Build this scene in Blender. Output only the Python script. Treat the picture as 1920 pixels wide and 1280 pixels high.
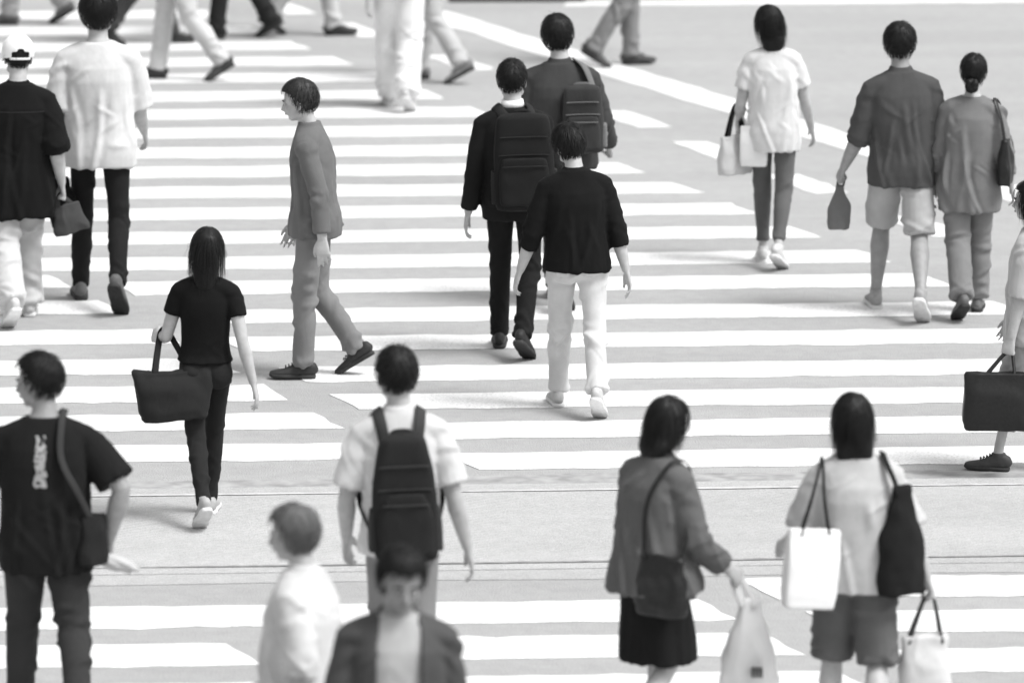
import bpy, bmesh, math, random
import numpy as np
from math import radians, sin, cos, pi

for o in list(bpy.data.objects):
    bpy.data.objects.remove(o, do_unlink=True)
scene = bpy.context.scene
C = scene.collection

# ------------------------------------------------------------------ camera
CAM_D, CAM_H, PITCH, FPX = 36.0, 6.80, radians(10.4966), 12090.0
cam_data = bpy.data.cameras.new('camera')
cam_data.sensor_width = 36.0
cam_data.sensor_fit = 'HORIZONTAL'
cam_data.lens = FPX / 1920.0 * 36.0
cam_data.clip_start = 0.5
cam_data.clip_end = 2000.0
cam_data.dof.use_dof = True
cam_data.dof.focus_distance = 34.0
cam_data.dof.aperture_fstop = 2.4
camera = bpy.data.objects.new('camera', cam_data)
camera.location = (0, -CAM_D, CAM_H)
camera.rotation_euler = (pi / 2 - PITCH, 0, 0)
C.objects.link(camera)
scene.camera = camera

# ------------------------------------------------------------------ sky, sun, exposure
SUN_EL, SUN_AZ = radians(58), radians(62)      # azimuth measured from behind the camera towards the right
world = bpy.data.worlds.new('World')
scene.world = world
world.use_nodes = True
nt = world.node_tree
nt.nodes.clear()
w_out = nt.nodes.new('ShaderNodeOutputWorld')
w_bg = nt.nodes.new('ShaderNodeBackground')
w_sky = nt.nodes.new('ShaderNodeTexSky')
w_sky.sky_type = 'NISHITA'
w_sky.sun_disc = False
w_sky.sun_elevation = SUN_EL
w_sky.air_density = 1.6
w_sky.dust_density = 4.0
w_bw = nt.nodes.new('ShaderNodeRGBToBW')
nt.links.new(w_sky.outputs[0], w_bw.inputs[0])
nt.links.new(w_bw.outputs[0], w_bg.inputs[0])
nt.links.new(w_bg.outputs[0], w_out.inputs[0])
w_bg.inputs[1].default_value = 0.11
sun_dir = (sin(SUN_AZ) * cos(SUN_EL), -cos(SUN_AZ) * cos(SUN_EL), sin(SUN_EL))
w_sky.sun_rotation = math.atan2(sun_dir[0], sun_dir[1])
sun_data = bpy.data.lights.new('sun', 'SUN')
sun_data.energy = 1.5
sun_data.angle = radians(19)
sun_data.color = (1, 1, 1)
sun = bpy.data.objects.new('sun', sun_data)
sun.rotation_euler = (math.acos(sun_dir[2]), 0, math.atan2(sun_dir[1], sun_dir[0]) + pi / 2)
sun.location = (8, -8, 20)
C.objects.link(sun)
scene.view_settings.view_transform = 'Standard'
scene.view_settings.look = 'None'
scene.view_settings.gamma = 1.0
scene.view_settings.use_curve_mapping = False
scene.view_settings.exposure = 0.98

# ------------------------------------------------------------------ helpers
def ground(px, py):
    """point of the street seen at a place of the 1920 x 1280 photograph"""
    u, v = (px - 960) / FPX, (640 - py) / FPX
    c, s = cos(PITCH), sin(PITCH)
    dy, dz = c + v * s, -s + v * c
    t = CAM_H / -dz
    return np.array([u * t, dy * t - CAM_D, 0.0])

def px_per_m(py):
    return 0.14215 * (py + 1600.0)

_rs = np.random.RandomState(7)
_perm = _rs.permutation(256); _perm = np.concatenate([_perm, _perm, _perm])
_grad = _rs.normal(size=(256, 3)); _grad /= np.linalg.norm(_grad, axis=1)[:, None]

def noise(p):
    """gradient noise, p is N x 3, result about -0.7..0.7"""
    p = np.asarray(p, float)
    i = np.floor(p).astype(int); f = p - i; i &= 255
    u = f * f * f * (f * (f * 6 - 15) + 10)
    r = np.zeros(len(p))
    for dx in (0, 1):
        for dy in (0, 1):
            for dz in (0, 1):
                h = _perm[_perm[_perm[(i[:, 0] + dx) & 255] + ((i[:, 1] + dy) & 255)] + ((i[:, 2] + dz) & 255)]
                g = _grad[h]
                d = g[:, 0] * (f[:, 0] - dx) + g[:, 1] * (f[:, 1] - dy) + g[:, 2] * (f[:, 2] - dz)
                w = (u[:, 0] if dx else 1 - u[:, 0]) * (u[:, 1] if dy else 1 - u[:, 1]) * (u[:, 2] if dz else 1 - u[:, 2])
                r += w * d
    return r * 1.5

def ridged(p):
    return 1 - 2.2 * np.abs(noise(p))

def sstep(a, b, x):
    t = np.clip((np.asarray(x, float) - a) / (b - a), 0, 1)
    return t * t * (3 - 2 * t)

def Rx(a): c, s = cos(a), sin(a); return np.array([[1, 0, 0], [0, c, -s], [0, s, c]])
def Ry(a): c, s = cos(a), sin(a); return np.array([[c, 0, s], [0, 1, 0], [-s, 0, c]])
def Rz(a): c, s = cos(a), sin(a); return np.array([[c, -s, 0], [s, c, 0], [0, 0, 1]])
def V3(*a): return np.array(a, float)
def unit(v): return v / (math.sqrt(v[0] * v[0] + v[1] * v[1] + v[2] * v[2]) + 1e-12)
def cross(a, b): return np.array([a[1] * b[2] - a[2] * b[1], a[2] * b[0] - a[0] * b[2], a[0] * b[1] - a[1] * b[0]])

class MB:
    """collects closed shapes into one vertex / face list"""
    def __init__(s): s.v, s.f, s.n = [], [], 0
    def add(s, V, F):
        s.v.append(np.asarray(V, float)); s.f += [tuple(i + s.n for i in f) for f in F]; s.n += len(V)
    def loft(s, pts, rad, side=None, n=18, power=2.0, cap=0.0):
        """rings along pts; rad = list of r or (r_side, r_other); cap>0 rounds the ends"""
        pts = [np.asarray(p, float) for p in pts]
        rad = [(r, r) if np.isscalar(r) else tuple(r) for r in rad]
        T = []
        for i in range(len(pts)):
            T.append(unit(pts[min(i + 1, len(pts) - 1)] - pts[max(i - 1, 0)]))
        sides = []
        if side is None:
            h = V3(1, 0, 0) if abs(T[0][0]) < .9 else V3(0, 1, 0)
            for t in T: h = unit(h - t * h.dot(t)); sides.append(h)
        else:
            for i, t in enumerate(T):
                h = np.asarray(side[i] if isinstance(side, list) else side, float); sides.append(unit(h - t * h.dot(t)))
        if cap:
            def ext(p, t, sd, r, first):
                out = []
                m = min(r) * cap
                for a in (80, 55, 28):
                    k = cos(radians(a)); z = sin(radians(a))
                    out.append((p + t * (-m * z if first else m * z), (r[0] * max(k, .05), r[1] * max(k, .05))))
                return out
            a = ext(pts[0], T[0], sides[0], rad[0], True)
            b = ext(pts[-1], T[-1], sides[-1], rad[-1], False)[::-1]
            pts = [q[0] for q in a] + pts + [q[0] for q in b]
            rad = [q[1] for q in a] + rad + [q[1] for q in b]
            T = [T[0]] * 3 + T + [T[-1]] * 3; sides = [sides[0]] * 3 + sides + [sides[-1]] * 3
        ang = np.linspace(0, 2 * pi, n, endpoint=False)
        ca, sa = np.cos(ang), np.sin(ang)
        if power != 2.0:
            e = 2.0 / power
            ca = np.sign(ca) * np.abs(ca) ** e; sa = np.sign(sa) * np.abs(sa) ** e
        V = []
        for p, t, sd, r in zip(pts, T, sides, rad):
            o = cross(t, sd)
            V.append(p + np.outer(ca * r[0], sd) + np.outer(sa * r[1], o))
        V = np.concatenate(V); F = []
        m = len(pts)
        for i in range(m - 1):
            for j in range(n):
                k = (j + 1) % n
                F.append((i * n + j, i * n + k, (i + 1) * n + k, (i + 1) * n + j))
        c0, c1 = len(V), len(V) + 1
        V = np.concatenate([V, [pts[0]], [pts[-1]]])
        for j in range(n):
            k = (j + 1) % n
            F.append((c0, k, j)); F.append((c1, (m - 1) * n + j, (m - 1) * n + k))
        s.add(V, F)
        return s
    def ball(s, c, r, R=None, nu=16, nv=10):
        c = np.asarray(c, float); r = V3(r, r, r) if np.isscalar(r) else np.asarray(r, float)
        V = [V3(0, 0, 1)]
        for i in range(1, nv):
            a = pi * i / nv
            for j in range(nu):
                b = 2 * pi * j / nu; V.append(V3(sin(a) * cos(b), sin(a) * sin(b), cos(a)))
        V.append(V3(0, 0, -1)); V = np.array(V) * r
        if R is not None: V = V @ np.asarray(R).T
        V = V + c; F = []
        for j in range(nu): F.append((0, 1 + j, 1 + (j + 1) % nu))
        for i in range(nv - 2):
            for j in range(nu):
                k = (j + 1) % nu; a = 1 + i * nu
                F.append((a + j, a + nu + j, a + nu + k, a + k))
        a = 1 + (nv - 2) * nu; e = len(V) - 1
        for j in range(nu): F.append((e, a + (j + 1) % nu, a + j))
        s.add(V, F); return s
    def ribbon(s, pts, w, t, normals):
        """flat strap along pts, w wide, t thick, normals point away from the carrier"""
        sd = []
        P = [np.asarray(p, float) for p in pts]
        for i in range(len(P)):
            T = unit(P[min(i + 1, len(P) - 1)] - P[max(i - 1, 0)])
            n = np.asarray(normals[i] if isinstance(normals, list) else normals, float)
            sd.append(unit(cross(T, n)))
        return s.loft(P, [(w / 2, t / 2)] * len(P), side=sd, n=8, power=3.5)
    def box(s, lo, hi):
        x0, y0, z0 = lo; x1, y1, z1 = hi
        s.add([(x0, y0, z0), (x1, y0, z0), (x1, y1, z0), (x0, y1, z0), (x0, y0, z1), (x1, y0, z1), (x1, y1, z1), (x0, y1, z1)],
              [(0, 3, 2, 1), (4, 5, 6, 7), (0, 1, 5, 4), (1, 2, 6, 5), (2, 3, 7, 6), (3, 0, 4, 7)]); return s
    def get(s): return (np.concatenate(s.v) if s.v else np.zeros((0, 3))), s.f

def spline(pts, n):
    """Catmull-Rom through pts"""
    P = [np.asarray(p, float) for p in pts]; P = [2 * P[0] - P[1]] + P + [2 * P[-1] - P[-2]]
    out = []
    m = len(P) - 3
    for i in range(n):
        u = i / (n - 1) * m; k = min(int(u), m - 1); t = u - k
        a, b, c, d = P[k:k + 4]
        out.append(.5 * ((2 * b) + (c - a) * t + (2 * a - 5 * b + 4 * c - d) * t * t + (3 * b - a - 3 * c + d) * t ** 3))
    return out

def raw_mesh(V, F, name='mesh'):
    m = bpy.data.meshes.new(name)
    m.from_pydata([tuple(map(float, v)) for v in V], [], F)
    m.update(); return m

def link(name, mesh, mat, parent=None, smooth=True):
    o = bpy.data.objects.new(name, mesh); C.objects.link(o)
    if mat is not None and not mesh.materials: mesh.materials.append(mat)
    if smooth: mesh.polygons.foreach_set('use_smooth', [True] * len(mesh.polygons))
    if parent is not None: o.parent = parent
    return o

def modded(mesh, specs):
    o = bpy.data.objects.new('tmp', mesh); C.objects.link(o)
    for typ, kw in specs:
        md = o.modifiers.new(typ, typ)
        for k, v in kw.items(): setattr(md, k, v)
    dg = bpy.context.evaluated_depsgraph_get(); dg.update()
    r = bpy.data.meshes.new_from_object(o.evaluated_get(dg), depsgraph=dg)
    bpy.data.objects.remove(o, do_unlink=True); bpy.data.meshes.remove(mesh)
    return r

def fuse(mb, voxel, smooth=4, ratio=None, fac=.5):
    V, F = mb.get()
    sp = [('REMESH', dict(mode='VOXEL', voxel_size=voxel)), ('SMOOTH', dict(factor=fac, iterations=smooth))]
    if ratio: sp.append(('DECIMATE', dict(decimate_type='COLLAPSE', ratio=ratio)))
    return modded(raw_mesh(V, F), sp)

def coords(m):
    a = np.empty(len(m.vertices) * 3); m.vertices.foreach_get('co', a); return a.reshape(-1, 3)
def normals(m):
    a = np.empty(len(m.vertices) * 3); m.vertex_normals.foreach_get('vector', a); return a.reshape(-1, 3)
def set_coords(m, V):
    m.vertices.foreach_set('co', np.asarray(V, float).ravel()); m.update()

def thing(name, label, cat, loc=(0, 0, 0), rz=0.0, group=None):
    o = bpy.data.objects.new(name, None); C.objects.link(o)
    o.empty_display_size = .2
    o.location = tuple(map(float, loc)); o.rotation_euler = (0, 0, rz); o['label'] = label; o['category'] = cat
    if group: o['group'] = group
    return o

# ------------------------------------------------------------------ materials (a monochrome photograph: all greys)
_mats = {}
def base_mat(name):
    m = bpy.data.materials.new(name); m.use_nodes = True
    n = m.node_tree; b = n.nodes['Principled BSDF']; b.inputs['IOR'].default_value = 1.45
    return m, n, b
def nd(n, t, **kw):
    x = n.nodes.new(t)
    for k, v in kw.items():
        if k in x.inputs: x.inputs[k].default_value = v
        else: setattr(x, k, v)
    return x
def g3(v): return (v, v, v, 1)
def ramp(n, fac, stops):
    r = n.nodes.new('ShaderNodeValToRGB'); e = r.color_ramp.elements
    while len(e) < len(stops): e.new(.5)
    for i, (p, v) in enumerate(stops): e[i].position = p; e[i].color = g3(v)
    n.links.new(fac, r.inputs[0]); return r.outputs[0]

def cloth(v, weave=900.0, var=.14, rough=.9, bump=.25, sheen=.25, key='cloth'):
    k = (key, v, weave, var, rough, bump)
    if k in _mats: return _mats[k]
    m, n, b = base_mat('%s_%03d' % (key, int(v * 1000)))
    tc = nd(n, 'ShaderNodeTexCoord')
    n1 = nd(n, 'ShaderNodeTexNoise', Scale=5.0, Detail=6.0, Roughness=.6)
    n2 = nd(n, 'ShaderNodeTexNoise', Scale=weave, Detail=1.0)
    n3 = nd(n, 'ShaderNodeTexNoise', Scale=30.0, Detail=5.0, Roughness=.6, Distortion=.8)
    for x in (n1, n2, n3): n.links.new(tc.outputs['Object'], x.inputs['Vector'])
    col = ramp(n, n1.outputs[0], [(.3, v * (1 - var)), (.7, v * (1 + var))])
    n.links.new(col, b.inputs['Base Color'])
    cm = nd(n, 'ShaderNodeMapping'); cm.inputs['Scale'].default_value = (8, 8, 3.4); cm.inputs['Rotation'].default_value = (.2, .35, .2)
    n.links.new(tc.outputs['Object'], cm.inputs['Vector'])
    n4 = nd(n, 'ShaderNodeTexNoise', Scale=1.0, Detail=2.0, Roughness=.45, Distortion=.7); n.links.new(cm.outputs[0], n4.inputs['Vector'])
    s4 = nd(n, 'ShaderNodeMath', operation='SUBTRACT'); s4.inputs[1].default_value = .5; n.links.new(n4.outputs[0], s4.inputs[0])
    a4 = nd(n, 'ShaderNodeMath', operation='ABSOLUTE'); n.links.new(s4.outputs[0], a4.inputs[0])
    p4 = nd(n, 'ShaderNodeMath', operation='POWER'); p4.inputs[1].default_value = .9; n.links.new(a4.outputs[0], p4.inputs[0])
    bc = nd(n, 'ShaderNodeBump', Strength=min(1.0, bump * 1.5), Distance=.016); n.links.new(p4.outputs[0], bc.inputs['Height'])
    mx = nd(n, 'ShaderNodeMath', operation='MULTIPLY_ADD'); mx.inputs[1].default_value = .25
    n.links.new(n2.outputs[0], mx.inputs[0]); n.links.new(n3.outputs[0], mx.inputs[2])
    bp = nd(n, 'ShaderNodeBump', Strength=bump, Distance=.004)
    n.links.new(mx.outputs[0], bp.inputs['Height']); n.links.new(bc.outputs[0], bp.inputs['Normal']); n.links.new(bp.outputs[0], b.inputs['Normal'])
    b.inputs['Roughness'].default_value = rough
    b.inputs['Specular IOR Level'].default_value = .16 + .14 * min(1, v * 4)
    b.inputs['Sheen Weight'].default_value = sheen * min(1, v * 2); b.inputs['Sheen Roughness'].default_value = .5
    _mats[k] = m; return m

def simple(name, v, rough=.5, spec=.4, var=.12, scale=30., bump=.0, sss=0.0):
    k = (name, v, rough)
    if k in _mats: return _mats[k]
    m, n, b = base_mat(name)
    tc = nd(n, 'ShaderNodeTexCoord'); n1 = nd(n, 'ShaderNodeTexNoise', Scale=scale, Detail=5.0)
    n.links.new(tc.outputs['Object'], n1.inputs['Vector'])
    n.links.new(ramp(n, n1.outputs[0], [(.3, v * (1 - var)), (.7, v * (1 + var))]), b.inputs['Base Color'])
    b.inputs['Roughness'].default_value = rough; b.inputs['Specular IOR Level'].default_value = spec
    if bump:
        bp = nd(n, 'ShaderNodeBump', Strength=bump, Distance=.004)
        n.links.new(n1.outputs[0], bp.inputs['Height']); n.links.new(bp.outputs[0], b.inputs['Normal'])
    if sss:
        b.inputs['Subsurface Weight'].default_value = sss; b.inputs['Subsurface Radius'].default_value = (.01, .01, .01)
    _mats[k] = m; return m

SKIN = simple('skin', .40, .5, .35, .10, 25., .08)
SKIN_D = simple('skin_tanned', .27, .5, .35, .10, 25., .08)
LIPS = simple('lips', .20, .45, .4, .1)
EYE = simple('eye_white', .45, .25, .5, .05)
HAIR = simple('hair_black', .009, .48, .22, .5, 120.)
HAIR_B = simple('hair_brown', .025, .5, .3, .5, 120.)
RUBBER_W = simple('rubber_white', .62, .6, .3, .1, 40.)
RUBBER_D = simple('rubber_dark', .03, .7, .3, .2, 40.)
LEATHER = simple('leather_black', .008, .42, .45, .3, 60., .15)
METAL = simple('metal', .5, .3, .6, .05)
PAPER = simple('paper_white', .72, .75, .2, .04, 8., .05)

def print_mat(v, pv, box):
    """cloth with a worn printed mark inside box (x0,x1,z0,z1) on the back side (y<0), object coordinates"""
    m = cloth(v, key='printed_cloth', var=.1500 + len(_mats) * 1e-6); n = m.node_tree; b = n.nodes['Principled BSDF']
    old = b.inputs['Base Color'].links[0].from_socket
    tc = nd(n, 'ShaderNodeTexCoord'); sp = nd(n, 'ShaderNodeSeparateXYZ'); n.links.new(tc.outputs['Object'], sp.inputs[0])
    def mth(op, a, c):
        x = nd(n, 'ShaderNodeMath', operation=op)
        for i, q in enumerate((a, c)):
            if hasattr(q, 'is_linked') or hasattr(q, 'links'): n.links.new(q, x.inputs[i])
            else: x.inputs[i].default_value = q
        return x.outputs[0]
    nz = nd(n, 'ShaderNodeTexNoise', Scale=22., Detail=3.); n.links.new(tc.outputs['Object'], nz.inputs['Vector'])
    wob = mth('MULTIPLY', mth('SUBTRACT', nz.outputs[0], .5), .05)
    X = mth('ADD', sp.outputs[0], wob)
    a = mth('MULTIPLY', mth('GREATER_THAN', X, box[0]), mth('LESS_THAN', X, box[1]))
    a = mth('MULTIPLY', a, mth('MULTIPLY', mth('GREATER_THAN', sp.outputs[2], box[2]), mth('LESS_THAN', sp.outputs[2], box[3])))
    a = mth('MULTIPLY', a, mth('LESS_THAN', sp.outputs[1], 0.0))
    wv = nd(n, 'ShaderNodeTexNoise', Scale=48., Detail=2.); n.links.new(tc.outputs['Object'], wv.inputs['Vector'])
    a = mth('MULTIPLY', a, mth('GREATER_THAN', wv.outputs[0], .46))
    mx = nd(n, 'ShaderNodeMix', data_type='RGBA')
    n.links.new(a, mx.inputs['Factor']); n.links.new(old, mx.inputs['A']); mx.inputs['B'].default_value = g3(pv)
    n.links.new(mx.outputs['Result'], b.inputs['Base Color'])
    return m

def road_mat(name, v, scale=1.0, groove=False):
    m, n, b = base_mat(name)
    tc = nd(n, 'ShaderNodeTexCoord')
    mp = nd(n, 'ShaderNodeMapping'); mp.inputs['Scale'].default_value = (.35, 1.6, 1)
    n.links.new(tc.outputs['Object'], mp.inputs['Vector'])
    big = nd(n, 'ShaderNodeTexNoise', Scale=.8, Detail=6.0, Roughness=.55); n.links.new(mp.outputs[0], big.inputs['Vector'])
    mid = nd(n, 'ShaderNodeTexNoise', Scale=9.0, Detail=6.0, Roughness=.7); n.links.new(tc.outputs['Object'], mid.inputs['Vector'])
    fin = nd(n, 'ShaderNodeTexVoronoi', Scale=110.0); n.links.new(tc.outputs['Object'], fin.inputs['Vector'])
    spk = nd(n, 'ShaderNodeTexNoise', Scale=160.0, Detail=2.0); n.links.new(tc.outputs['Object'], spk.inputs['Vector'])
    c1 = ramp(n, big.outputs[0], [(.3, v * .91), (.7, v * 1.07)])
    c2 = ramp(n, mid.outputs[0], [(.3, .92), (.7, 1.07)])
    c3 = ramp(n, spk.outputs[0], [(.3, .80), (.72, 1.20)])
    m1 = nd(n, 'ShaderNodeMix', data_type='RGBA', blend_type='MULTIPLY'); m1.inputs['Factor'].default_value = 1
    n.links.new(c1, m1.inputs['A']); n.links.new(c2, m1.inputs['B'])
    m2 = nd(n, 'ShaderNodeMix', data_type='RGBA', blend_type='MULTIPLY'); m2.inputs['Factor'].default_value = 1
    n.links.new(m1.outputs['Result'], m2.inputs['A']); n.links.new(c3, m2.inputs['B'])
    n.links.new(m2.outputs['Result'], b.inputs['Base Color'])
    b.inputs['Roughness'].default_value = .85; b.inputs['Specular IOR Level'].default_value = .3
    bp = nd(n, 'ShaderNodeBump', Strength=.7, Distance=.004); n.links.new(fin.outputs[0], bp.inputs['Height'])
    last = bp
    if groove:
        mp2 = nd(n, 'ShaderNodeMapping'); mp2.inputs['Rotation'].default_value = (0, 0, radians(24))
        n.links.new(tc.outputs['Object'], mp2.inputs['Vector'])
        wv = nd(n, 'ShaderNodeTexWave', Scale=9.0, Distortion=.6); wv.bands_direction = 'Y'; n.links.new(mp2.outputs[0], wv.inputs['Vector'])
        b2 = nd(n, 'ShaderNodeBump', Strength=.8, Distance=.006)
        n.links.new(wv.outputs[0], b2.inputs['Height']); n.links.new(bp.outputs[0], b2.inputs['Normal']); last = b2
    n.links.new(last.outputs[0], b.inputs['Normal'])
    return m

def paint_mat():
    m, n, b = base_mat('road_paint')
    tc = nd(n, 'ShaderNodeTexCoord')
    a = nd(n, 'ShaderNodeTexNoise', Scale=3.0, Detail=8.0, Roughness=.65); n.links.new(tc.outputs['Object'], a.inputs['Vector'])
    s = nd(n, 'ShaderNodeTexNoise', Scale=75.0, Detail=6.0, Roughness=.7); n.links.new(tc.outputs['Object'], s.inputs['Vector'])
    add = nd(n, 'ShaderNodeMath', operation='MULTIPLY_ADD'); add.inputs[1].default_value = .45
    n.links.new(a.outputs[0], add.inputs[0]); n.links.new(s.outputs[0], add.inputs[2])
    col = ramp(n, add.outputs[0], [(.50, .30), (.64, .66), (.85, .84)])
    n.links.new(col, b.inputs['Base Color'])
    b.inputs['Roughness'].default_value = .6; b.inputs['Specular IOR Level'].default_value = .35
    bp = nd(n, 'ShaderNodeBump', Strength=.4, Distance=.003); n.links.new(s.outputs[0], bp.inputs['Height']); n.links.new(bp.outputs[0], b.inputs['Normal'])
    return m

# ------------------------------------------------------------------ the street
ROAD_V = .345
road_m = raw_mesh([(-300, -200, 0), (300, -200, 0), (300, 500, 0), (-300, 500, 0)], [(0, 1, 2, 3)])
road = link('road', road_m, road_mat('asphalt', ROAD_V), None, False); road['kind'] = 'structure'
PAINT = paint_mat()

DS = radians(3.6)          # direction of the bars
DB = radians(-68.0)        # direction of the block borders
e_s = V3(cos(DS), sin(DS), 0); n_s = V3(-sin(DS), cos(DS), 0)
e_b = V3(cos(DB), sin(DB), 0)

def border_x(p, along):
    """point where the border line through p meets the bar line at offset `along` (distance along n_s)"""
    k = (along - p.dot(n_s)) / e_b.dot(n_s)
    return p + e_b * k

def stripe(poly, z=.004, name='crosswalk_stripe', seed=0, rough=.010):
    """painted bar: polygon with slightly ragged edges and a little thickness"""
    rs = np.random.RandomState(seed + 11)
    pts = []
    for i in range(len(poly)):
        a, b = poly[i], poly[(i + 1) % len(poly)]
        k = max(2, min(60, int(np.linalg.norm(b - a) / .12)))
        for j in range(k): pts.append(a + (b - a) * j / k)
    pts = np.array(pts); n = len(pts)
    pts[:, :2] += rs.normal(size=(n, 2)) * rough
    top = pts.copy(); top[:, 2] = z
    bot = pts.copy(); bot[:, 2] = z - .0025
    V = np.concatenate([top, bot]); c = V[:n].mean(0)
    F = [tuple(range(n))] + [(i, i + n, (i + 1) % n + n, (i + 1) % n) for i in range(n)]
    V = V - np.array([c[0], c[1], 0])
    o = link(name, raw_mesh(V, F), PAINT, road, False)
    o.location = (c[0], c[1], 0)
    return o

W = .225                   # half width of a bar
_k = [0]
def bar(offset, left, right, half=W):
    """one bar centred at offset along n_s; left / right are border points, or x distances along e_s when numbers"""
    q = []
    for o_ in (offset - half, offset + half):
        l = border_x(left, o_) if not np.isscalar(left) else e_s * left + n_s * o_
        r = border_x(right, o_) if not np.isscalar(right) else e_s * right + n_s * o_
        q.append((l, r))
    _k[0] += 1
    stripe([q[0][0], q[0][1], q[1][1], q[1][0]], seed=_k[0])

def off(px, py): return ground(px, py).dot(n_s)
R_MAIN = ground(1406, 396)     # far border of the middle block
L_MAIN = ground(644, 752)      # near border of the middle block
R_LEFT = ground(525, 741)      # border of the block on the left
R_LOW2 = ground(1498, 1221)
L_LOW3 = ground(1420, 1104)
R_LOW1 = ground(458, 1226)
L_LOW2 = ground(560, 1226)
for y in (20, 50, 80, 110, 140, 174, 207, 242, 279, 315, 353, 393, 438, 485, 531, 585, 637, 695, 747, 803, 861):
    bar(off(1250, y), L_MAIN if y > 520 else -9.0, R_MAIN if y < 700 else 9.0)
for y in (480, 527, 575, 632, 688, 740, 793, 851):
    bar(off(250, y), -7.0, R_LEFT)
bar(off(250, 1158), -7.0, R_LOW2)
for y in (1229, 1305, 1385, 1470, 1560): bar(off(250, y), -7.0, R_LOW1)
for y in (1210, 1285, 1362, 1446, 1536): bar(off(1250, y), L_LOW2, R_LOW2)
for y in (1098, 1163, 1237, 1312, 1392, 1478): bar(off(1850, y), L_LOW3, 7.0)
# short bars of the row beside the far border
for px, py in ((535, 15), (668, 57), (862, 118), (1022, 168), (1187, 224), (1337, 283), (1512, 345), (1735, 425)):
    c = ground(px, py)
    a, b2 = c - e_s * .125, c + e_s * .125
    _k[0] += 1
    stripe([a + e_b * .42, b2 + e_b * .42, b2 - e_b * .42, a - e_b * .42], name='road_dash', seed=_k[0])
# broad line along the junction and the stop line behind it
lp = [ground(790, 27), ground(1014, 70), ground(1160, 113), ground(1390, 206), ground(1550, 263), ground(1990, 425)]
lc = lp[3]; d_l = unit(lp[4] - lp[0]); n_l = V3(-d_l[1], d_l[0], 0)
a, b2 = lc - d_l * 5.75, lc + d_l * 9.0
_k[0] += 1
stripe([a - n_l * .17, b2 - n_l * .17, b2 + n_l * .17, a + n_l * .17], name='road_line', seed=_k[0])
a, b2 = ground(1060, 9), ground(2600, -4)
stripe([a - V3(0, .09, 0), b2 - V3(0, .12, 0), b2 + V3(0, .22, 0), a + V3(0, .09, 0)], name='stop_line', seed=999)

# the paler ribbed lane between the two crossings, with its joints
y0a, y1a = ground(960, 908)[1], ground(960, 1068)[1]
def band(name, ya, yb, z, mat, x=60.0, seed=0, rough=.004, parent=None, kind='structure'):
    rs = np.random.RandomState(seed); n = 160
    xs = np.linspace(-x, x, n); t = math.tan(DS)
    top = np.array([[q, ya + q * t + rs.normal() * rough, z] for q in xs]); bot = np.array([[q, yb + q * t + rs.normal() * rough, z] for q in xs])
    V = np.concatenate([top, bot]); F = [(i + n, i + n + 1, i + 1, i) for i in range(n - 1)]
    o = link(name, raw_mesh(V, F), mat, parent, False)
    if parent is None: o['kind'] = kind
    return o
lane = band('ribbed_lane', y0a, y1a, .004, road_mat('ribbed_concrete', .42, groove=True), seed=3)
JOINT = simple('joint_filler', .28, .9, .2, .3, 12.)
GROUT = simple('dusty_asphalt', .315, .9, .2, .25, 9., .2)
band('road_edge_wear', ground(960, 893)[1], ground(960, 908)[1] - .05, .002, GROUT, seed=5, rough=.03)
band('lane_joint', ground(960, 1055)[1], ground(960, 1057.5)[1], .0085, JOINT, seed=6, rough=.006, parent=lane)
band('lane_joint', ground(960, 921)[1], ground(960, 923)[1], .0085, simple('pale_filler', .55, .9, .2, .2, 9.), seed=7, rough=.004, parent=lane)
band('gutter_strip', y1a + .05, ground(960, 1086)[1], .002, road_mat('speckled_asphalt', .385), seed=8, rough=.02)
# flat, nearly black patch on the road just past the stop line
pp = ground(900, 4)
patch = link('road_patch', raw_mesh([(pp[0] - .25, pp[1] - .05, .004), (pp[0] + .85, pp[1] - .02, .004), (pp[0] + .9, pp[1] + 3.2, .004), (pp[0] - .4, pp[1] + 3.2, .004)], [(0, 1, 2, 3)]),
             simple('dark_patch_surface', .02, .8, .3, .3, 40., .3), None, False); patch['kind'] = 'structure'

# ------------------------------------------------------------------ people
# A figure is laid out for a height of 1.71 m, facing +Y, then scaled.  side = +1 is the right hand (+X).
GROUP = 'people walking over the crossing'
ARM_U, ARM_F, THIGH, SHIN, ANK = .285, .245, .43, .405, .085

def sole_low(J, n):
    return min((J[n + 'an'] + J[n + 'Ro'] @ q)[2] for q in (V3(0, -.06, -ANK), V3(0, .12, -ANK), V3(0, .175, -ANK + .006)))

def skeleton(p):
    """lays the joints out, then bends the longer leg until both feet stand on the street"""
    q = dict(p); J = skeleton0(q)
    if p.get('airborne'): return J
    for _ in range(40):
        dl = sole_low(J, 'l') - sole_low(J, 'r')
        if abs(dl) < .002: break
        n = 'l' if dl < 0 else 'r'
        k = min(3.0, abs(dl) * 60)
        q[n + '_knee'] = q.get(n + '_knee', 4) + 2 * k; q[n + '_hip'] = q.get(n + '_hip', 0) + k
        J = skeleton0(q)
    return J

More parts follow.
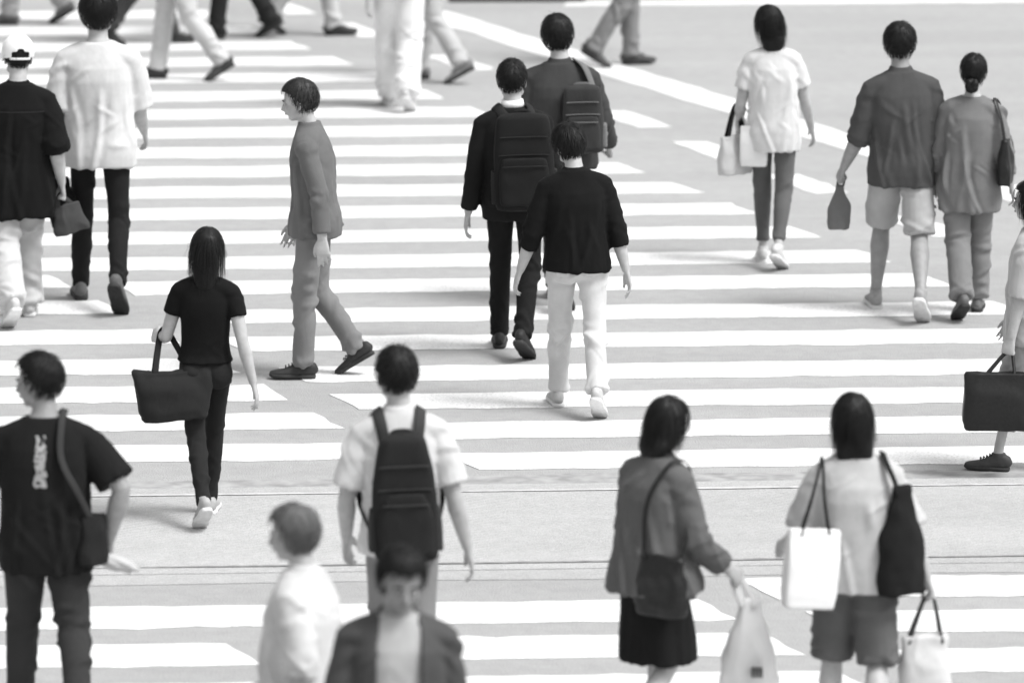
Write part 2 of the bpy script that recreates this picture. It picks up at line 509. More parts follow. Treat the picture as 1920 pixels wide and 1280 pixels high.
def skeleton0(p):
    d = lambda k, v=0.0: radians(p.get(k, v))
    J = {}
    sw, hw = p.get('shoulder', .172), p.get('hip', .086)
    Rp = Rz(d('hip_twist'))
    Rt = Rz(d('twist')) @ Ry(d('side')) @ Rx(-d('lean'))
    J['Rp'], J['Rt'] = Rp, Rt
    pel = V3(0, 0, .93)
    J['pelvis'] = pel
    J['neck'] = pel + Rt @ V3(0, -.012, .50)
    Rh = Rt @ Rz(d('head_yaw')) @ Ry(d('head_roll')) @ Rx(-d('head_pitch'))
    J['Rh'] = Rh
    J['skull'] = J['neck'] + Rt @ V3(0, .015, .046) + Rh @ V3(0, .022, .098)
    for s, n in ((-1, 'l'), (1, 'r')):
        sh = pel + Rt @ V3(s * sw, -.012, .398)
        Ra = Rt @ Ry(-s * d(n + '_abd', 7)) @ Rx(d(n + '_sh')) @ Rz(s * d(n + '_rot'))
        el = sh + Ra @ V3(0, 0, -ARM_U)
        Rf = Ra @ Rx(d(n + '_el', 12)) @ Rz(s * d(n + '_turn'))
        wr = el + Rf @ V3(0, 0, -ARM_F)
        J[n + 'sh'], J[n + 'el'], J[n + 'wr'], J[n + 'Ra'], J[n + 'Rf'] = sh, el, wr, Ra, Rf
        J[n + 'grip'] = wr + Rf @ V3(-s * .022, .0, -.095)
        hp = pel + Rp @ V3(s * hw, 0, -.04)
        Rl = Rp @ Ry(-s * d(n + '_out', -.5)) @ Rx(d(n + '_hip'))
        kn = hp + Rl @ V3(0, 0, -THIGH)
        Rk = Rl @ Rx(-d(n + '_knee', 4))
        an = kn + Rk @ V3(0, 0, -SHIN)
        yaw = Rp @ Rz(-s * d(n + '_toe', 8))
        Ro = yaw @ Rx(d(n + '_foot'))
        J[n + 'hp'], J[n + 'kn'], J[n + 'an'], J[n + 'Rl'], J[n + 'Rk'], J[n + 'Ro'] = hp, kn, an, Rl, Rk, Ro
    low = min(min((J[n + 'an'] + J[n + 'Ro'] @ q)[2] for q in (V3(0, -.06, -ANK), V3(0, .12, -ANK), V3(0, .175, -ANK + .006))) for n in 'lr')
    sh = V3(0, 0, -low)
    for k in list(J):
        if not k.startswith(('R', 'lR', 'rR')): J[k] = J[k] + sh
    # feet stay round the root
    mid = (J['lan'] + J['ran']) / 2
    return J

TORSO = [(-.20, .155, .110), (-.10, .166, .118), (0, .158, .111), (.10, .137, .098), (.20, .141, .102), (.30, .150, .110), (.36, .152, .108), (.41, .150, .095), (.445, .126, .082), (.47, .094, .072), (.50, .064, .062)]
def torso_r(h, g=1.0):
    H = [t[0] for t in TORSO]
    return np.interp(h, H, [t[1] for t in TORSO]) * g, np.interp(h, H, [t[2] for t in TORSO]) * g
def spine(J, h):
    if h >= 0: return J['pelvis'] + J['Rt'] @ V3(0, -.012 * sstep(0, .4, h) - .0, h)
    return J['pelvis'] + J['Rp'] @ V3(0, 0, h)
def sidev(J, h):
    w = sstep(-.05, .2, h); return unit(J['Rt'][:, 0] * w + J['Rp'][:, 0] * (1 - w))

def hand(mb, J, n, grip):
    s = 1 if n == 'r' else -1
    o, R = J[n + 'wr'], J[n + 'Rf']
    P = lambda x, y, z: o + R @ V3(s * x, y, z)
    mb.loft([P(0, 0, .01), P(0, 0, -.02), P(0, .002, -.055), P(-.002, .002, -.092)], [(.019, .026), (.016, .031), (.015, .040), (.013, .041)], side=R[:, 0], n=12, power=2.6, cap=.6)
    c = [70, 85, 45] if grip else [12, 24, 16]
    for y, L, k in ((.033, .074, 0.6), (.011, .083, 1.0), (-.012, .078, 1.35), (-.034, .06, 1.7)):
        a = 0; q = V3(-.002, y, -.09); pts = [P(*q)]
        for seg, ang in zip((.46, .31, .23), c):
            a += radians(ang * k); q = q + V3(-sin(a), (0 if grip else y * .9), -cos(a)) * L * seg; pts.append(P(*q))
        mb.loft(pts, [.0092, .0084, .0078, .0066], n=8, cap=.9)
    th = [V3(-.004, .028, -.025), V3(-.014, .047, -.055), V3(-.020, .054, -.082), V3(-.028, .054, -.104)]
    if grip: th = [V3(-.004, .028, -.025), V3(-.022, .042, -.055), V3(-.043, .036, -.078), V3(-.054, .020, -.092)]
    mb.loft([P(*q) for q in th], [.014, .0118, .0098, .0078], n=8, cap=.9)

def make_body(J, p):
    mb = MB(); g = p.get('girth', 1.0)
    gl = g * (.78 if p['bottom'].get('length', 0) > .7 else 1.0)
    hs = [-.12, -.04, .04, .12, .20, .28, .35, .40, .43, .455, .48, .50]
    mb.loft([spine(J, h) for h in hs], [tuple(np.array(torso_r(h, g)) * .93) for h in hs], side=[sidev(J, h) for h in hs], n=20, cap=.4)
    Rh, o = J['Rh'], J['skull']
    H = lambda x, y, z: o + Rh @ V3(x, y, z)
    nk = J['neck']
    mb.loft([nk - J['Rt'] @ V3(0, .0, .04), nk + J['Rt'] @ V3(0, .006, .02), H(0, -.02, -.075), H(0, -.018, -.02)], [.062 * g, .053 * g, .051, .052], n=16, cap=.4)
    mb.ball(H(0, -.012, .022), (.074, .092, .090), Rh)               # cranium
    mb.ball(H(0, .024, -.042), (.058, .060, .070), Rh)               # face
    mb.ball(H(0, .050, -.088), (.030, .026, .022), Rh)               # chin
    mb.ball(H(0, .070, .010), (.048, .018, .016), Rh)                # brow
    for s in (-1, 1):
        mb.ball(H(s * .036, .058, -.030), (.020, .020, .018), Rh)    # cheekbone
        mb.ball(H(s * .048, .012, -.074), (.016, .034, .020), Rh)    # jaw
        mb.ball(H(s * .076, -.012, -.020), (.008, .018, .031), Rh @ Rz(s * .35), 12, 8)   # ear
    mb.loft([H(0, .080, .002), H(0, .092, -.018), H(0, .101, -.034), H(0, .086, -.042)], [.009, .0105, .0135, .011], n=8, cap=.6)   # nose
    mb.ball(H(0, .080, -.060), (.022, .010, .009), Rh, 12, 8)        # mouth
    for s, n in ((-1, 'l'), (1, 'r')):
        sh, el, wr = J[n + 'sh'], J[n + 'el'], J[n + 'wr']
        mb.loft([sh + (J['pelvis'] + J['Rt'] @ V3(0, -.012, .40) - sh) * .25, sh, sh + (el - sh) * .3, sh + (el - sh) * .65, el, el + (wr - el) * .25, el + (wr - el) * .65, wr],
                [.040 * g, .051 * g, .049 * g, .045 * g, .040 * g, .044 * g, .035 * g, (.024, .029)], side=J[n + 'Ra'][:, 0], n=14, cap=.5)
        hand(mb, J, n, p.get(n + '_grip', False))
        hp, kn, an = J[n + 'hp'], J[n + 'kn'], J[n + 'an']
        bk = J[n + 'Rk'] @ V3(0, -1, 0)
        sk = an - kn
        mb.loft([hp + (hp - kn) * .06, hp + (kn - hp) * .25, hp + (kn - hp) * .6, kn - unit(kn - hp) * .05, kn, kn + sk * .12 + bk * .004, kn + sk * .32 + bk * .012, kn + sk * .6 + bk * .006, kn + sk * .86, an],
                [.078 * gl, .074 * gl, .063 * gl, .052 * gl, .050 * gl, .049 * gl, .055 * gl, .044 * gl, .033 * g, .034 * g], side=J[n + 'Rl'][:, 0], n=16, cap=.4)
        Ro = J[n + 'Ro']
        f = lambda x, y, z: an + Ro @ V3(x, y, z)
        mb.loft([f(0, -.045, -.05), f(0, 0, -.042), f(0, .06, -.052), f(0, .12, -.065), f(0, .16, -.07)], [(.026, .028), (.031, .038), (.035, .026), (.038, .015), (.03, .011)], side=Ro[:, 0], n=12, cap=.6)
    m = fuse(mb, p.get('voxel_body', .0066), 3, p.get('decimate', .22), .5)
    return m

def even(m, d, k=2):
    """spread a displacement over the neighbouring vertices"""
    e = np.empty(len(m.edges) * 2, int); m.edges.foreach_get('vertices', e); e = e.reshape(-1, 2)
    cnt = np.bincount(e.ravel(), minlength=len(d)).clip(1)
    for _ in range(k):
        acc = np.bincount(e[:, 0], d[e[:, 1]], len(d)) + np.bincount(e[:, 1], d[e[:, 0]], len(d))
        d = .45 * d + .55 * acc / cnt
    return d

def seg_info(V, a, b):
    ab = b - a; t = np.clip(((V - a) @ ab) / ab.dot(ab), -.2, 1.2)
    q = a + t[:, None] * ab
    return np.linalg.norm(V - q, axis=1), t

def limb_fold(V, a, b, R, amp, seed, joints, wp):
    """creases that run part of the way round a sleeve or leg, crowded at the joints"""
    rs = np.random.RandomState(int(abs(seed) * 97) + 3)
    L = np.linalg.norm(b - a); ax = unit(b - a)
    w = (V - a) @ ax; u = (V - a) @ R[:, 0]; v = (V - a) @ R[:, 1]
    ang = np.arctan2(v, u); w = w + .012 * wp[:, 0]
    d = amp * .45 * (noise(np.stack([u * 7 + seed, v * 7, w * 5], 1) + wp * .4))
    wt = np.array([.35] + [j[2] for j in joints]); wt /= wt.sum()
    for k in range(17):
        c = rs.choice(len(wt), p=wt)
        w0 = rs.uniform(.05, 1.0) * L if c == 0 else (joints[c - 1][0] + rs.normal() * joints[c - 1][1] * .7) * L
        a0 = rs.uniform(-pi, pi); sp = rs.uniform(.5, 1.3); tl = rs.normal() * .05; wd = rs.uniform(.013, .023)
        da = (ang - a0 + pi) % (2 * pi) - pi
        prof = (w - w0 - tl * da - .012 * da * da) / wd
        d = d + amp * rs.uniform(.5, 1.15) * np.exp(-(da / sp) ** 2) * (np.exp(-prof ** 2) - .45 * np.exp(-((prof - 1.7) / 1.2) ** 2))
    return d

def warp3(V, seed, f=6.0):
    return np.stack([noise(V * f + seed), noise(V * f + 9 + seed), noise(V * f + 21 + seed)], 1)

def torso_fold(V, J, amp, seed, hem):
    base = J['pelvis']; X = (V - base) @ J['Rt'][:, 0]; Y = (V - base) @ J['Rt'][:, 1]; Z = (V - base) @ J['Rt'][:, 2]
    wp = np.stack([noise(V * 4 + seed), noise(V * 4 + 17 + seed), noise(V * 4 + 31 + seed)], 1)
    rs = np.random.RandomState(int(seed * 31) + 5)
    ang = np.arctan2(Y, X); u = ang * .165 + .010 * wp[:, 0]
    lo = noise(np.stack([X * 5 + seed, Y * 5, Z * 2.2], 1))
    d = amp * .55 * lo * (.4 + .6 * sstep(.40, .05, Z))
    def crease(u0, z0, z1, sl, cv, wd, a, tap=.07):
        t = sstep(z0, z0 + tap, Z) * sstep(z1, z1 - tap, Z)
        q = u - u0 - sl * (Z - z1) - cv * (Z - z1) ** 2
        q = (q + .518) % 1.0367 - .518
        q = q / wd
        return a * t * (np.exp(-q * q) - .4 * np.exp(-((q - 1.6) / 1.1) ** 2))
    for k in range(22):                                    # long hanging folds
        zt = rs.uniform(.10, .40); zb = hem - .1 if rs.rand() < .6 else rs.uniform(hem, zt - .15)
        d = d + crease(rs.uniform(-.518, .518), zb, zt, rs.normal() * .18, rs.normal() * .35, rs.uniform(.012, .024), amp * rs.uniform(.35, 1.0), .12)
    for k in range(12):                                    # pulls from the armpits and over the small of the back
        zc = rs.normal() * .05 + (.08 if k % 2 else .30)
        sl = rs.choice([-1, 1]) * rs.uniform(.7, 1.6)
        d = d + crease(rs.uniform(-.5, .5), zc - rs.uniform(.03, .07), zc + rs.uniform(.03, .07), sl, 0, rs.uniform(.016, .026), amp * rs.uniform(.25, .55), .04)
    return d

def make_top(J, p, t):
    """shirt, tee, jacket: torso and both sleeves as one closed cloth volume"""
    mb = MB(); e = t.get('ease', .02); hem = t.get('hem', -.08); g = p.get('girth', 1.0)
    boxy = t.get('boxy', .5); flare = t.get('flare', 0.0)
    hs = list(np.linspace(hem, .36, 9)) + [.385, .41, .435, .455, .475, .492]
    rads = []
    ch = np.array(torso_r(.34, g))
    for h in hs:
        r = np.array(torso_r(max(h, -.2), g))
        if h < .34: r = np.maximum(r * (1 - boxy) + ch * boxy, r)
        ee = e * (1 - .62 * float(sstep(.30, .43, h))) + .006
        f = flare * sstep(.25, -.25, h)
        r0 = np.array(torso_r(max(h, -.2), g)); lo = float(sstep(.08, -.02, h))
        rads.append((max(r[0] + ee + f, r0[0] + .026 * lo), max(r[1] + ee * 1.1 + f, r0[1] + .040 * lo)))
    pts = [spine(J, h) for h in hs]
    sv = [sidev(J, h) for h in hs]
    sw = t.get('swing', 0)
    if sw:
        for i, h in enumerate(hs): pts[i] = pts[i] + J['Rp'] @ V3(0, sw * sstep(.2, -.3, h), 0)
    tilt = t.get('tilt', 0.0)
    mb.loft(pts, rads, side=sv, n=28, power=2.35)
    ex = e * .45
    bar_ = [J['lsh'] - J['Rt'] @ V3(0, 0, .004)] + [J['pelvis'] + J['Rt'] @ V3(x, -.014, h) for x, h in ((-.125, .414), (-.07, .440), (0, .452), (.07, .440), (.125, .414))] + [J['rsh'] - J['Rt'] @ V3(0, 0, .004)]
    mb.loft(bar_, [(.056 + ex, .054 + ex * .3), (.066 + ex, .055 + ex * .3), (.072 + ex, .053), (.072, .050), (.072 + ex, .053), (.066 + ex, .055 + ex * .3), (.056 + ex, .054 + ex * .3)], side=J['Rt'][:, 1], n=16, cap=.8)
    if t.get('collar'):
        nk = J['neck']; Rt = J['Rt']
        mb.loft([nk + Rt @ V3(0, .0, -.03), nk + Rt @ V3(0, -.004, t['collar'])], [(.078, .074), (.066, .066)], side=Rt[:, 0], n=18)
    L = t.get('sleeve', .45); rs, re = t.get('sleeve_r', (.078, .080))
    for s, n in ((-1, 'l'), (1, 'r')):
        if L <= 0: continue
        sh, el, wr = J[n + 'sh'], J[n + 'el'], J[n + 'wr']
        inn = sh + (J['pelvis'] + J['Rt'] @ V3(0, -.012, .385) - sh) * .4
        tot = ARM_U + ARM_F; ln = L * tot
        big = max(0, rs - .058)
        P, R = [inn - J['Rt'] @ V3(0, 0, big * .5), sh - J['Rt'] @ V3(0, 0, big * .55)], [.058 + big * .5, .057 + big * .55]
        for k in (.33, .66, 1.0):
            q = ln * k
            pos = sh + (el - sh) * (q / ARM_U) if q < ARM_U else el + (wr - el) * ((q - ARM_U) / ARM_F)
            if q > ARM_U and np.linalg.norm(P[-1] - sh) < ARM_U - .03: P.append(el.copy()); R.append(rs + (re - rs) * ARM_U / ln)
            P.append(pos); R.append(rs + (re - rs) * k)
        mb.loft(P, R, side=J[n + 'Ra'][:, 0], n=16)
    m = fuse(mb, t.get('voxel', .0085), t.get('smooth', 5))
    V, N = coords(m), normals(m)
    sd = p['seed'] * 3.7 + 1
    dt = torso_fold(V, J, t.get('amp', .010), sd, hem)
    d = dt.copy(); wq = warp3(V, sd)
    if L > 0:
        c0 = (V - J['pelvis']) @ J['Rt'][:, 0]
        for s, n in ((-1, 'l'), (1, 'r')):
            d1, t1 = seg_info(V, J[n + 'sh'], J[n + 'el']); d2, t2 = seg_info(V, J[n + 'el'], J[n + 'wr'])
            da = np.minimum(d1, d2)
            w = sstep(.125, .07, da) * sstep(p.get('shoulder', .172) - .07, p.get('shoulder', .172) - .0, s * c0)
            fa = limb_fold(V, J[n + 'sh'], J[n + 'el'], J[n + 'Ra'], t.get('amp', .010) * .55, sd + s, [(1.0, .18, .9), (.1, .15, .6)], wq)
            fb = limb_fold(V, J[n + 'el'], J[n + 'wr'], J[n + 'Rf'], t.get('amp', .010) * .55, sd + s * 2, [(0, .2, .9), (1, .2, .5)], wq)
            f = np.where(d1 < d2, fa, fb)
            d = d * (1 - w) + f * w
    d = even(m, d) * 1.15
    V = V + N * d[:, None]
    set_coords(m, V)
    return m

def make_open_jacket(J, p, t):
    m = make_top(J, p, t)
    V = coords(m); L = (V - J['pelvis']) @ J['Rt']
    half = t['opening']
    z = L[:, 2]; wid = np.interp(z, [-.3, .05, .30, .42, .48, .54], [half * 1.35, half * 1.05, half * .95, half * .92, .075, .07])
    front = (L[:, 1] > .0) & (np.abs(L[:, 0] - t.get('open_x', 0)) < wid) & (z < .60)
    bm = bmesh.new(); bm.from_mesh(m); bm.verts.ensure_lookup_table()
    bmesh.ops.delete(bm, geom=[bm.verts[i] for i in np.nonzero(front)[0]], context='VERTS')
    bm.to_mesh(m); bm.free()
    return modded(m, [('SOLIDIFY', dict(thickness=.007, offset=-1.0))])

def make_bottom(J, p, t):
    mb = MB(); e = t.get('ease', .012); g = p.get('girth', 1.0)
    hs = [-.13, -.07, -.01, .05, t.get('rise', .09)]
    mb.loft([spine(J, h) for h in hs], [tuple(np.array(torso_r(h, g)) + (e * .8 if h < .03 else .006)) for h in hs], side=[sidev(J, h) for h in hs], n=24, power=2.2, cap=.25)
    for s in (-1, 1): mb.ball(J['pelvis'] + J['Rp'] @ V3(s * .075, -.055, -.07), (.083 * g + e * .5, .078 * g + e * .4, .092), J['Rp'])
    rt, rk, rh = t.get('r', (.097, .070, .058)); L = t.get('length', .96)
    for s, n in ((-1, 'l'), (1, 'r')):
        hp, kn, an = J[n + 'hp'], J[n + 'kn'], J[n + 'an']
        tot = THIGH + SHIN; ln = L * tot
        P = [hp - (kn - hp) * .08, hp + (kn - hp) * .12]; R = [rt * g * .9, rt * g]
        if ln <= THIGH + .02:
            for k in (.4, .7, 1.0):
                P.append(hp + (kn - hp) * (ln * k / THIGH)); R.append(rt * g + (rh - rt) * k)
        else:
            P += [hp + (kn - hp) * .5, hp + (kn - hp) * .85, kn + (an - kn) * .05]; R += [(rt * g + rk) / 2, rk * 1.03, rk]
            f = (ln - THIGH) / SHIN
            bk = J[n + 'Rk'] @ V3(0, -1, 0) * .008
            P += [kn + (an - kn) * f * .4 + bk, kn + (an - kn) * f * .75, kn + (an - kn) * f]; R += [rk + (rh - rk) * .3, rk + (rh - rk) * .8, rh]
        mb.loft(P, R, side=J[n + 'Rl'][:, 0], n=18)
    m = fuse(mb, t.get('voxel', .0096), t.get('smooth', 4))
    V, N = coords(m), normals(m); sd = p['seed'] * 5.1 + 2; amp = t.get('amp', .008) * 1.5
    best = np.full(len(V), 9.0); d = np.zeros(len(V)); wq = warp3(V, sd)
    for s, n in ((-1, 'l'), (1, 'r')):
        for a, b, R, jt, k in ((J[n + 'hp'], J[n + 'kn'], J[n + 'Rl'], [(.05, .2, .7), (1.0, .2, .8)], 1), (J[n + 'kn'], J[n + 'an'], J[n + 'Rk'], [(.05, .2, .8), (.92, .2, 1.1)], 2)):
            dd, tt = seg_info(V, a, b)
            f = limb_fold(V, a, b, R, amp, sd + s * 3 + k, jt, wq)
            sel = dd < best; best[sel] = dd[sel]; d[sel] = f[sel]
    up = (V - J['pelvis'])[:, 2]
    d = d * (1 - .5 * sstep(-.05, .06, up))
    d = even(m, d) * 1.15
    set_coords(m, V + N * d[:, None])
    return m

def make_skirt(J, p, t):
    mb = MB(); hem = t['hem']; g = p.get('girth', 1.0)
    hs = list(np.linspace(hem, .08, 10)); w = t.get('width', .22); sw = t.get('swing', 0)
    rads, pts = [], []
    for h in hs:
        r = np.array(torso_r(max(h, -.15), g)) + .014
        k = sstep(-.02, hem, h)
        rads.append((r[0] * (1 - k) + w * k, r[1] * (1 - k) + w * .85 * k)); pts.append(spine(J, h) + J['Rp'] @ V3(0, sw * k, 0))
    mb.loft(pts, rads, side=J['Rp'][:, 0], n=28, power=2.2)
    m = fuse(mb, .0085, 4); V, N = coords(m), normals(m)
    Z = V[:, 2] - J['pelvis'][2]; a = np.arctan2(V[:, 1], V[:, 0])
    k = sstep(.02, hem, Z)
    q = np.stack([np.cos(a) * 2.6, np.sin(a) * 2.6, Z * .9 + p['seed']], 1)
    set_coords(m, V + N * (k * t.get('pleat', .022) * (ridged(q) - .4) + .003 * noise(V * 18))[:, None])
    return m

def make_shoe(J, n, t):
    an, Ro = J[n + 'an'], J[n + 'Ro']
    f = lambda x, y, z: an + Ro @ V3(x, y, z)
    b = -ANK; s = 1 if n == 'r' else -1
    up, so, tg = MB(), MB(), MB()
    hi = t.get('ankle', .088)
    prof = [(-.066, .024, .055), (-.053, .031, hi * .92), (-.030, .035, hi + .004), (.005, .036, hi), (.035, .037, hi * .86), (.070, .040, .056), (.105, .045, .043), (.140, .044, .036), (.168, .036, .030), (.184, .024, .024)]
    up.loft([f(s * .005 * (y > .05), y, b + .009 + h / 2) for y, w, h in prof], [(w, h / 2 + .004) for y, w, h in prof], side=Ro[:, 0], n=18, power=2.4, cap=.5)
    up.loft([f(0, -.006, b + hi * .6), f(0, -.004, b + hi + .020)], [(.035, .043), (.036, .042)], side=Ro[:, 0], n=16)      # collar round the ankle
    so.loft([f(s * .005 * (y > .05), y, b + .013 + (.008 if y > .175 else 0)) for y, w, h in prof], [(w + .005, .013) for y, w, h in prof], side=Ro[:, 0], n=14, power=5, cap=.7)
    for k in range(4):
        y = .045 + k * .018; h = np.interp(y, [q[0] for q in prof], [q[2] for q in prof])
        tg.loft([f(-.019, y, b + .016 + h), f(0, y + .002, b + .027 + h), f(.019, y, b + .016 + h)], [.0035] * 3, n=6, cap=.5)
    return fuse(up, .006, 2, .4, .4), so, tg

# ---- hair
def hairline(d, k):
    """lowest z of the hair (in skull units) for unit directions d"""
    y = d[:, 1] / (np.hypot(d[:, 0], d[:, 1]) + 1e-6)
    return np.interp(y, [-1, -.35, .12, .45, 1], [k[0], k[0] + .05, k[1], k[2] - .1, k[2]])

def make_hair(J, p, t):
    rs = np.random.RandomState(p['seed'] * 13 + 5)
    Rh, o = J['Rh'], J['skull']; Rt = J['Rt']
    style = t['style']; vol = t.get('vol', .014)
    c0 = V3(0, -.012, .020); rad = V3(.076 + vol, .094 + vol, .094 + vol)
    k = {'short': (-.92, -.30, .42), 'crop': (-.72, -.12, .5), 'bob': (-1.0, -1.0, .42), 'long': (-1.0, -.95, .42), 'bun': (-.80, -.22, .5), 'pony': (-.80, -.22, .5), 'cap': (-.85, -.35, .9)}[style]
    mb = MB()
    # scalp shell
    nu, nv = 40, 26; V, ok = [], []
    for i in range(nv + 1):
        a = pi * i / nv
        for j in range(nu):
            b = 2 * pi * j / nu; V.append((sin(a) * cos(b), sin(a) * sin(b), cos(a)))
    D = np.array(V); keep = D[:, 2] > hairline(D, k)
    nz = 1 + .07 * noise(D * 2.5 + p['seed']) + .03 * noise(D * V3(9, 9, 3) + p['seed'])
    P = D * rad * nz[:, None]
    low = sstep(.15, -.9, D[:, 2]); P[:, 0] *= 1 - .18 * low; P[:, 1] *= 1 - .10 * low * (D[:, 1] < 0)
    P = P + c0; F = []
    for i in range(nv):
        for j in range(nu):
            q = (i * nu + j, i * nu + (j + 1) % nu, (i + 1) * nu + (j + 1) % nu, (i + 1) * nu + j)
            if all(keep[x] for x in q): F.append(tuple(q[::-1]))
    W = (o + P @ Rh.T)
    used = sorted({x for f in F for x in f}); ix = {x: i for i, x in enumerate(used)}
    # give the shell some depth inwards
    n0 = len(used)
    inner = (o + ((D * (rad - .02) + c0) @ Rh.T))[used]
    VV = np.concatenate([W[used], inner]); FF = [tuple(ix[x] for x in f) for f in F]
    ec = {}
    for f in FF:
        for a_, b_ in zip(f, f[1:] + f[:1]):
            if (b_, a_) in ec: del ec[(b_, a_)]
            else: ec[(a_, b_)] = 1
    FF += [(b_, a_, a_ + n0, b_ + n0) for a_, b_ in ec]
    mb.add(VV, FF)
    # hanging mass
    if style in ('bob', 'long'):
        L = t.get('length', .20)
        back = [o + Rh @ V3(0, -.030, .05), o + Rh @ V3(0, -.038, -.03), o + Rh @ V3(0, -.045, -.09)]
        n_ = 6
        for i in range(1, n_): back.append(back[2] + V3(0, 0, -.84 * L * i / n_) + Rt @ V3(0, -.03 - .012 * i / n_, 0))
        wd = t.get('width', .085)
        r = [(wd * .95, .07), (wd, .072), (wd * 1.02, .066)] + [(wd * (1.02 - .35 * (i / n_) ** 1.5 * t.get('taper', 1)), .056 - .018 * i / n_) for i in range(1, n_)]
        mb.loft(back, r, side=Rh[:, 0], n=20, power=2.4, cap=.5)
    if style == 'bun':
        bz = -.045 + t.get('bun_z', 0)
        for q in range(9):
            aa = q * 2.4; mb.ball(o + Rh @ V3(.020 * cos(aa), -.108 - .008 * (q % 3), bz + .024 * sin(aa)), (.026, .022, .030), Rh @ Ry(aa), 12, 8)
        mb.ball(o + Rh @ V3(.0, -.100, .010), (.026, .022, .024), Rh, 14, 8)
    if style == 'pony':
        L = t.get('length', .3); a = o + Rh @ V3(0, -.098, .015)
        pts = [a, a + Rh @ V3(0, -.035, -.01), a + Rh @ V3(0, -.045, -.07), a + V3(0, -.03, -L * .55), a + V3(.01, -.02, -L)]
        mb.loft(spline(pts, 12), list(np.interp(np.linspace(0, 1, 12), [0, .15, .4, .8, 1], [.020, .034, .048, .036, .012])), n=14, cap=.6)
    # strands
    nS = int(t.get('n', 520) * 1.9); ln = t.get('strand', .055)
    made = 0; tries = 0
    while made < nS and tries < nS * 6:
        tries += 1
        d = unit(rs.normal(size=3)); dd = d[None]
        if d[2] < hairline(dd, k)[0] + .03: continue
        if style == 'cap' and d[2] > .05: continue
        made += 1
        crown = unit(V3(.1, -.45, .9))
        tan = d - crown * .999; tan = tan - d * tan.dot(d); tan = unit(unit(tan) + rs.normal(size=3) * .16)
        L = ln * rs.uniform(.6, 1.25) * (.5 if d[1] > .25 and d[2] < .75 else 1); seg = 4
        if style in ('bob', 'long') and d[2] < .55: L = ln + t.get('length', .2) * rs.uniform(.45, 1.08) * (1 if d[1] < .35 else .55)
        if style in ('bob', 'long'): seg = 7
        sc = rad * rs.uniform(.99, 1.05)
        pos = d * sc; pts = []
        fly = rs.rand() < .07
        lf = .9 if fly else t.get('lift', .14); lift = lf * rs.uniform(.2, 1); cling = rs.uniform(1.01, 1.05) + lf * rs.uniform(0, .35)
        for q in range(seg + 1):
            pts.append(o + Rh @ (pos + c0))
            st = L / seg
            nrm = unit(pos / sc ** 2)
            g = V3(0, 0, -1) if style in ('bob', 'long', 'short') else V3(0, 0, -.25)
            tan = unit(tan + g * (.55 if style in ('bob', 'long') else .18) + nrm * lift * .35)
            pos = pos + tan * st
            _q = pos / sc; e = math.sqrt(_q[0] ** 2 + _q[1] ** 2 + _q[2] ** 2)
            if e < 1.0: pos = pos / e
            elif e > cling and not (style in ('bob', 'long') and pos[2] < -.02): pos = pos / e * cling
            if style in ('bob', 'long') and pos[2] < -.03:
                tan = unit(V3(tan[0] * .3, -.15 if d[1] < .3 else .0, -1))
        w = rs.uniform(.0022, .0042) * (.6 if fly else 1)
        nr = [unit(q_ - (o + Rh @ c0)) for q_ in pts]
        V, F = [], []
        for i, q_ in enumerate(pts):
            T = unit(pts[min(i + 1, seg)] - pts[max(i - 1, 0)]); sd_ = unit(cross(T, nr[i])); ww = w * (1 - .75 * (i / seg) ** 2) / 2
            V += [q_ - sd_ * ww, q_ + nr[i] * ww * .5, q_ + sd_ * ww]
            if i:
                b_ = 3 * i; F += [(b_ - 3, b_ - 2, b_ + 1, b_), (b_ - 2, b_ - 1, b_ + 2, b_ + 1)]
        mb.add(V, F)
    V, F = mb.get()
    return raw_mesh(V, F)

def cloth_patch(mesh, J, x0, x1, h0, h1, lift=.003, nx=6, nz=7, taper=.0, point=.0):
    """small piece of cloth laid on the back of a garment (figure space, heights from the pelvis)"""
    from mathutils.bvhtree import BVHTree
    from mathutils import Vector
    V = coords(mesh); bvh = BVHTree.FromPolygons([tuple(v) for v in V], [tuple(q.vertices) for q in mesh.polygons])
    out, R, o = [], J['Rp'], J['pelvis']
    for i in range(nz):
        for j in range(nx):
            u, v = j / (nx - 1), i / (nz - 1)
            xc = (x0 + x1) / 2; x = xc + (x0 + (x1 - x0) * u - xc) * (1 - taper * (1 - v))
            h = h0 + (h1 - h0) * v - point * (1 - abs(2 * u - 1)) * (1 - v)
            a = o + R @ V3(x, -.6, h)
            hit = bvh.ray_cast(Vector(a), Vector(R @ V3(0, 1, 0)))
            if hit[0] is None: return None
            out.append(np.array(hit[0]) + R @ V3(0, -lift, 0))
    F = [(i * nx + j, i * nx + j + 1, (i + 1) * nx + j + 1, (i + 1) * nx + j) for i in range(nz - 1) for j in range(nx - 1)]
    return modded(raw_mesh(out, F), [('SOLIDIFY', dict(thickness=.004, offset=-1.0))])

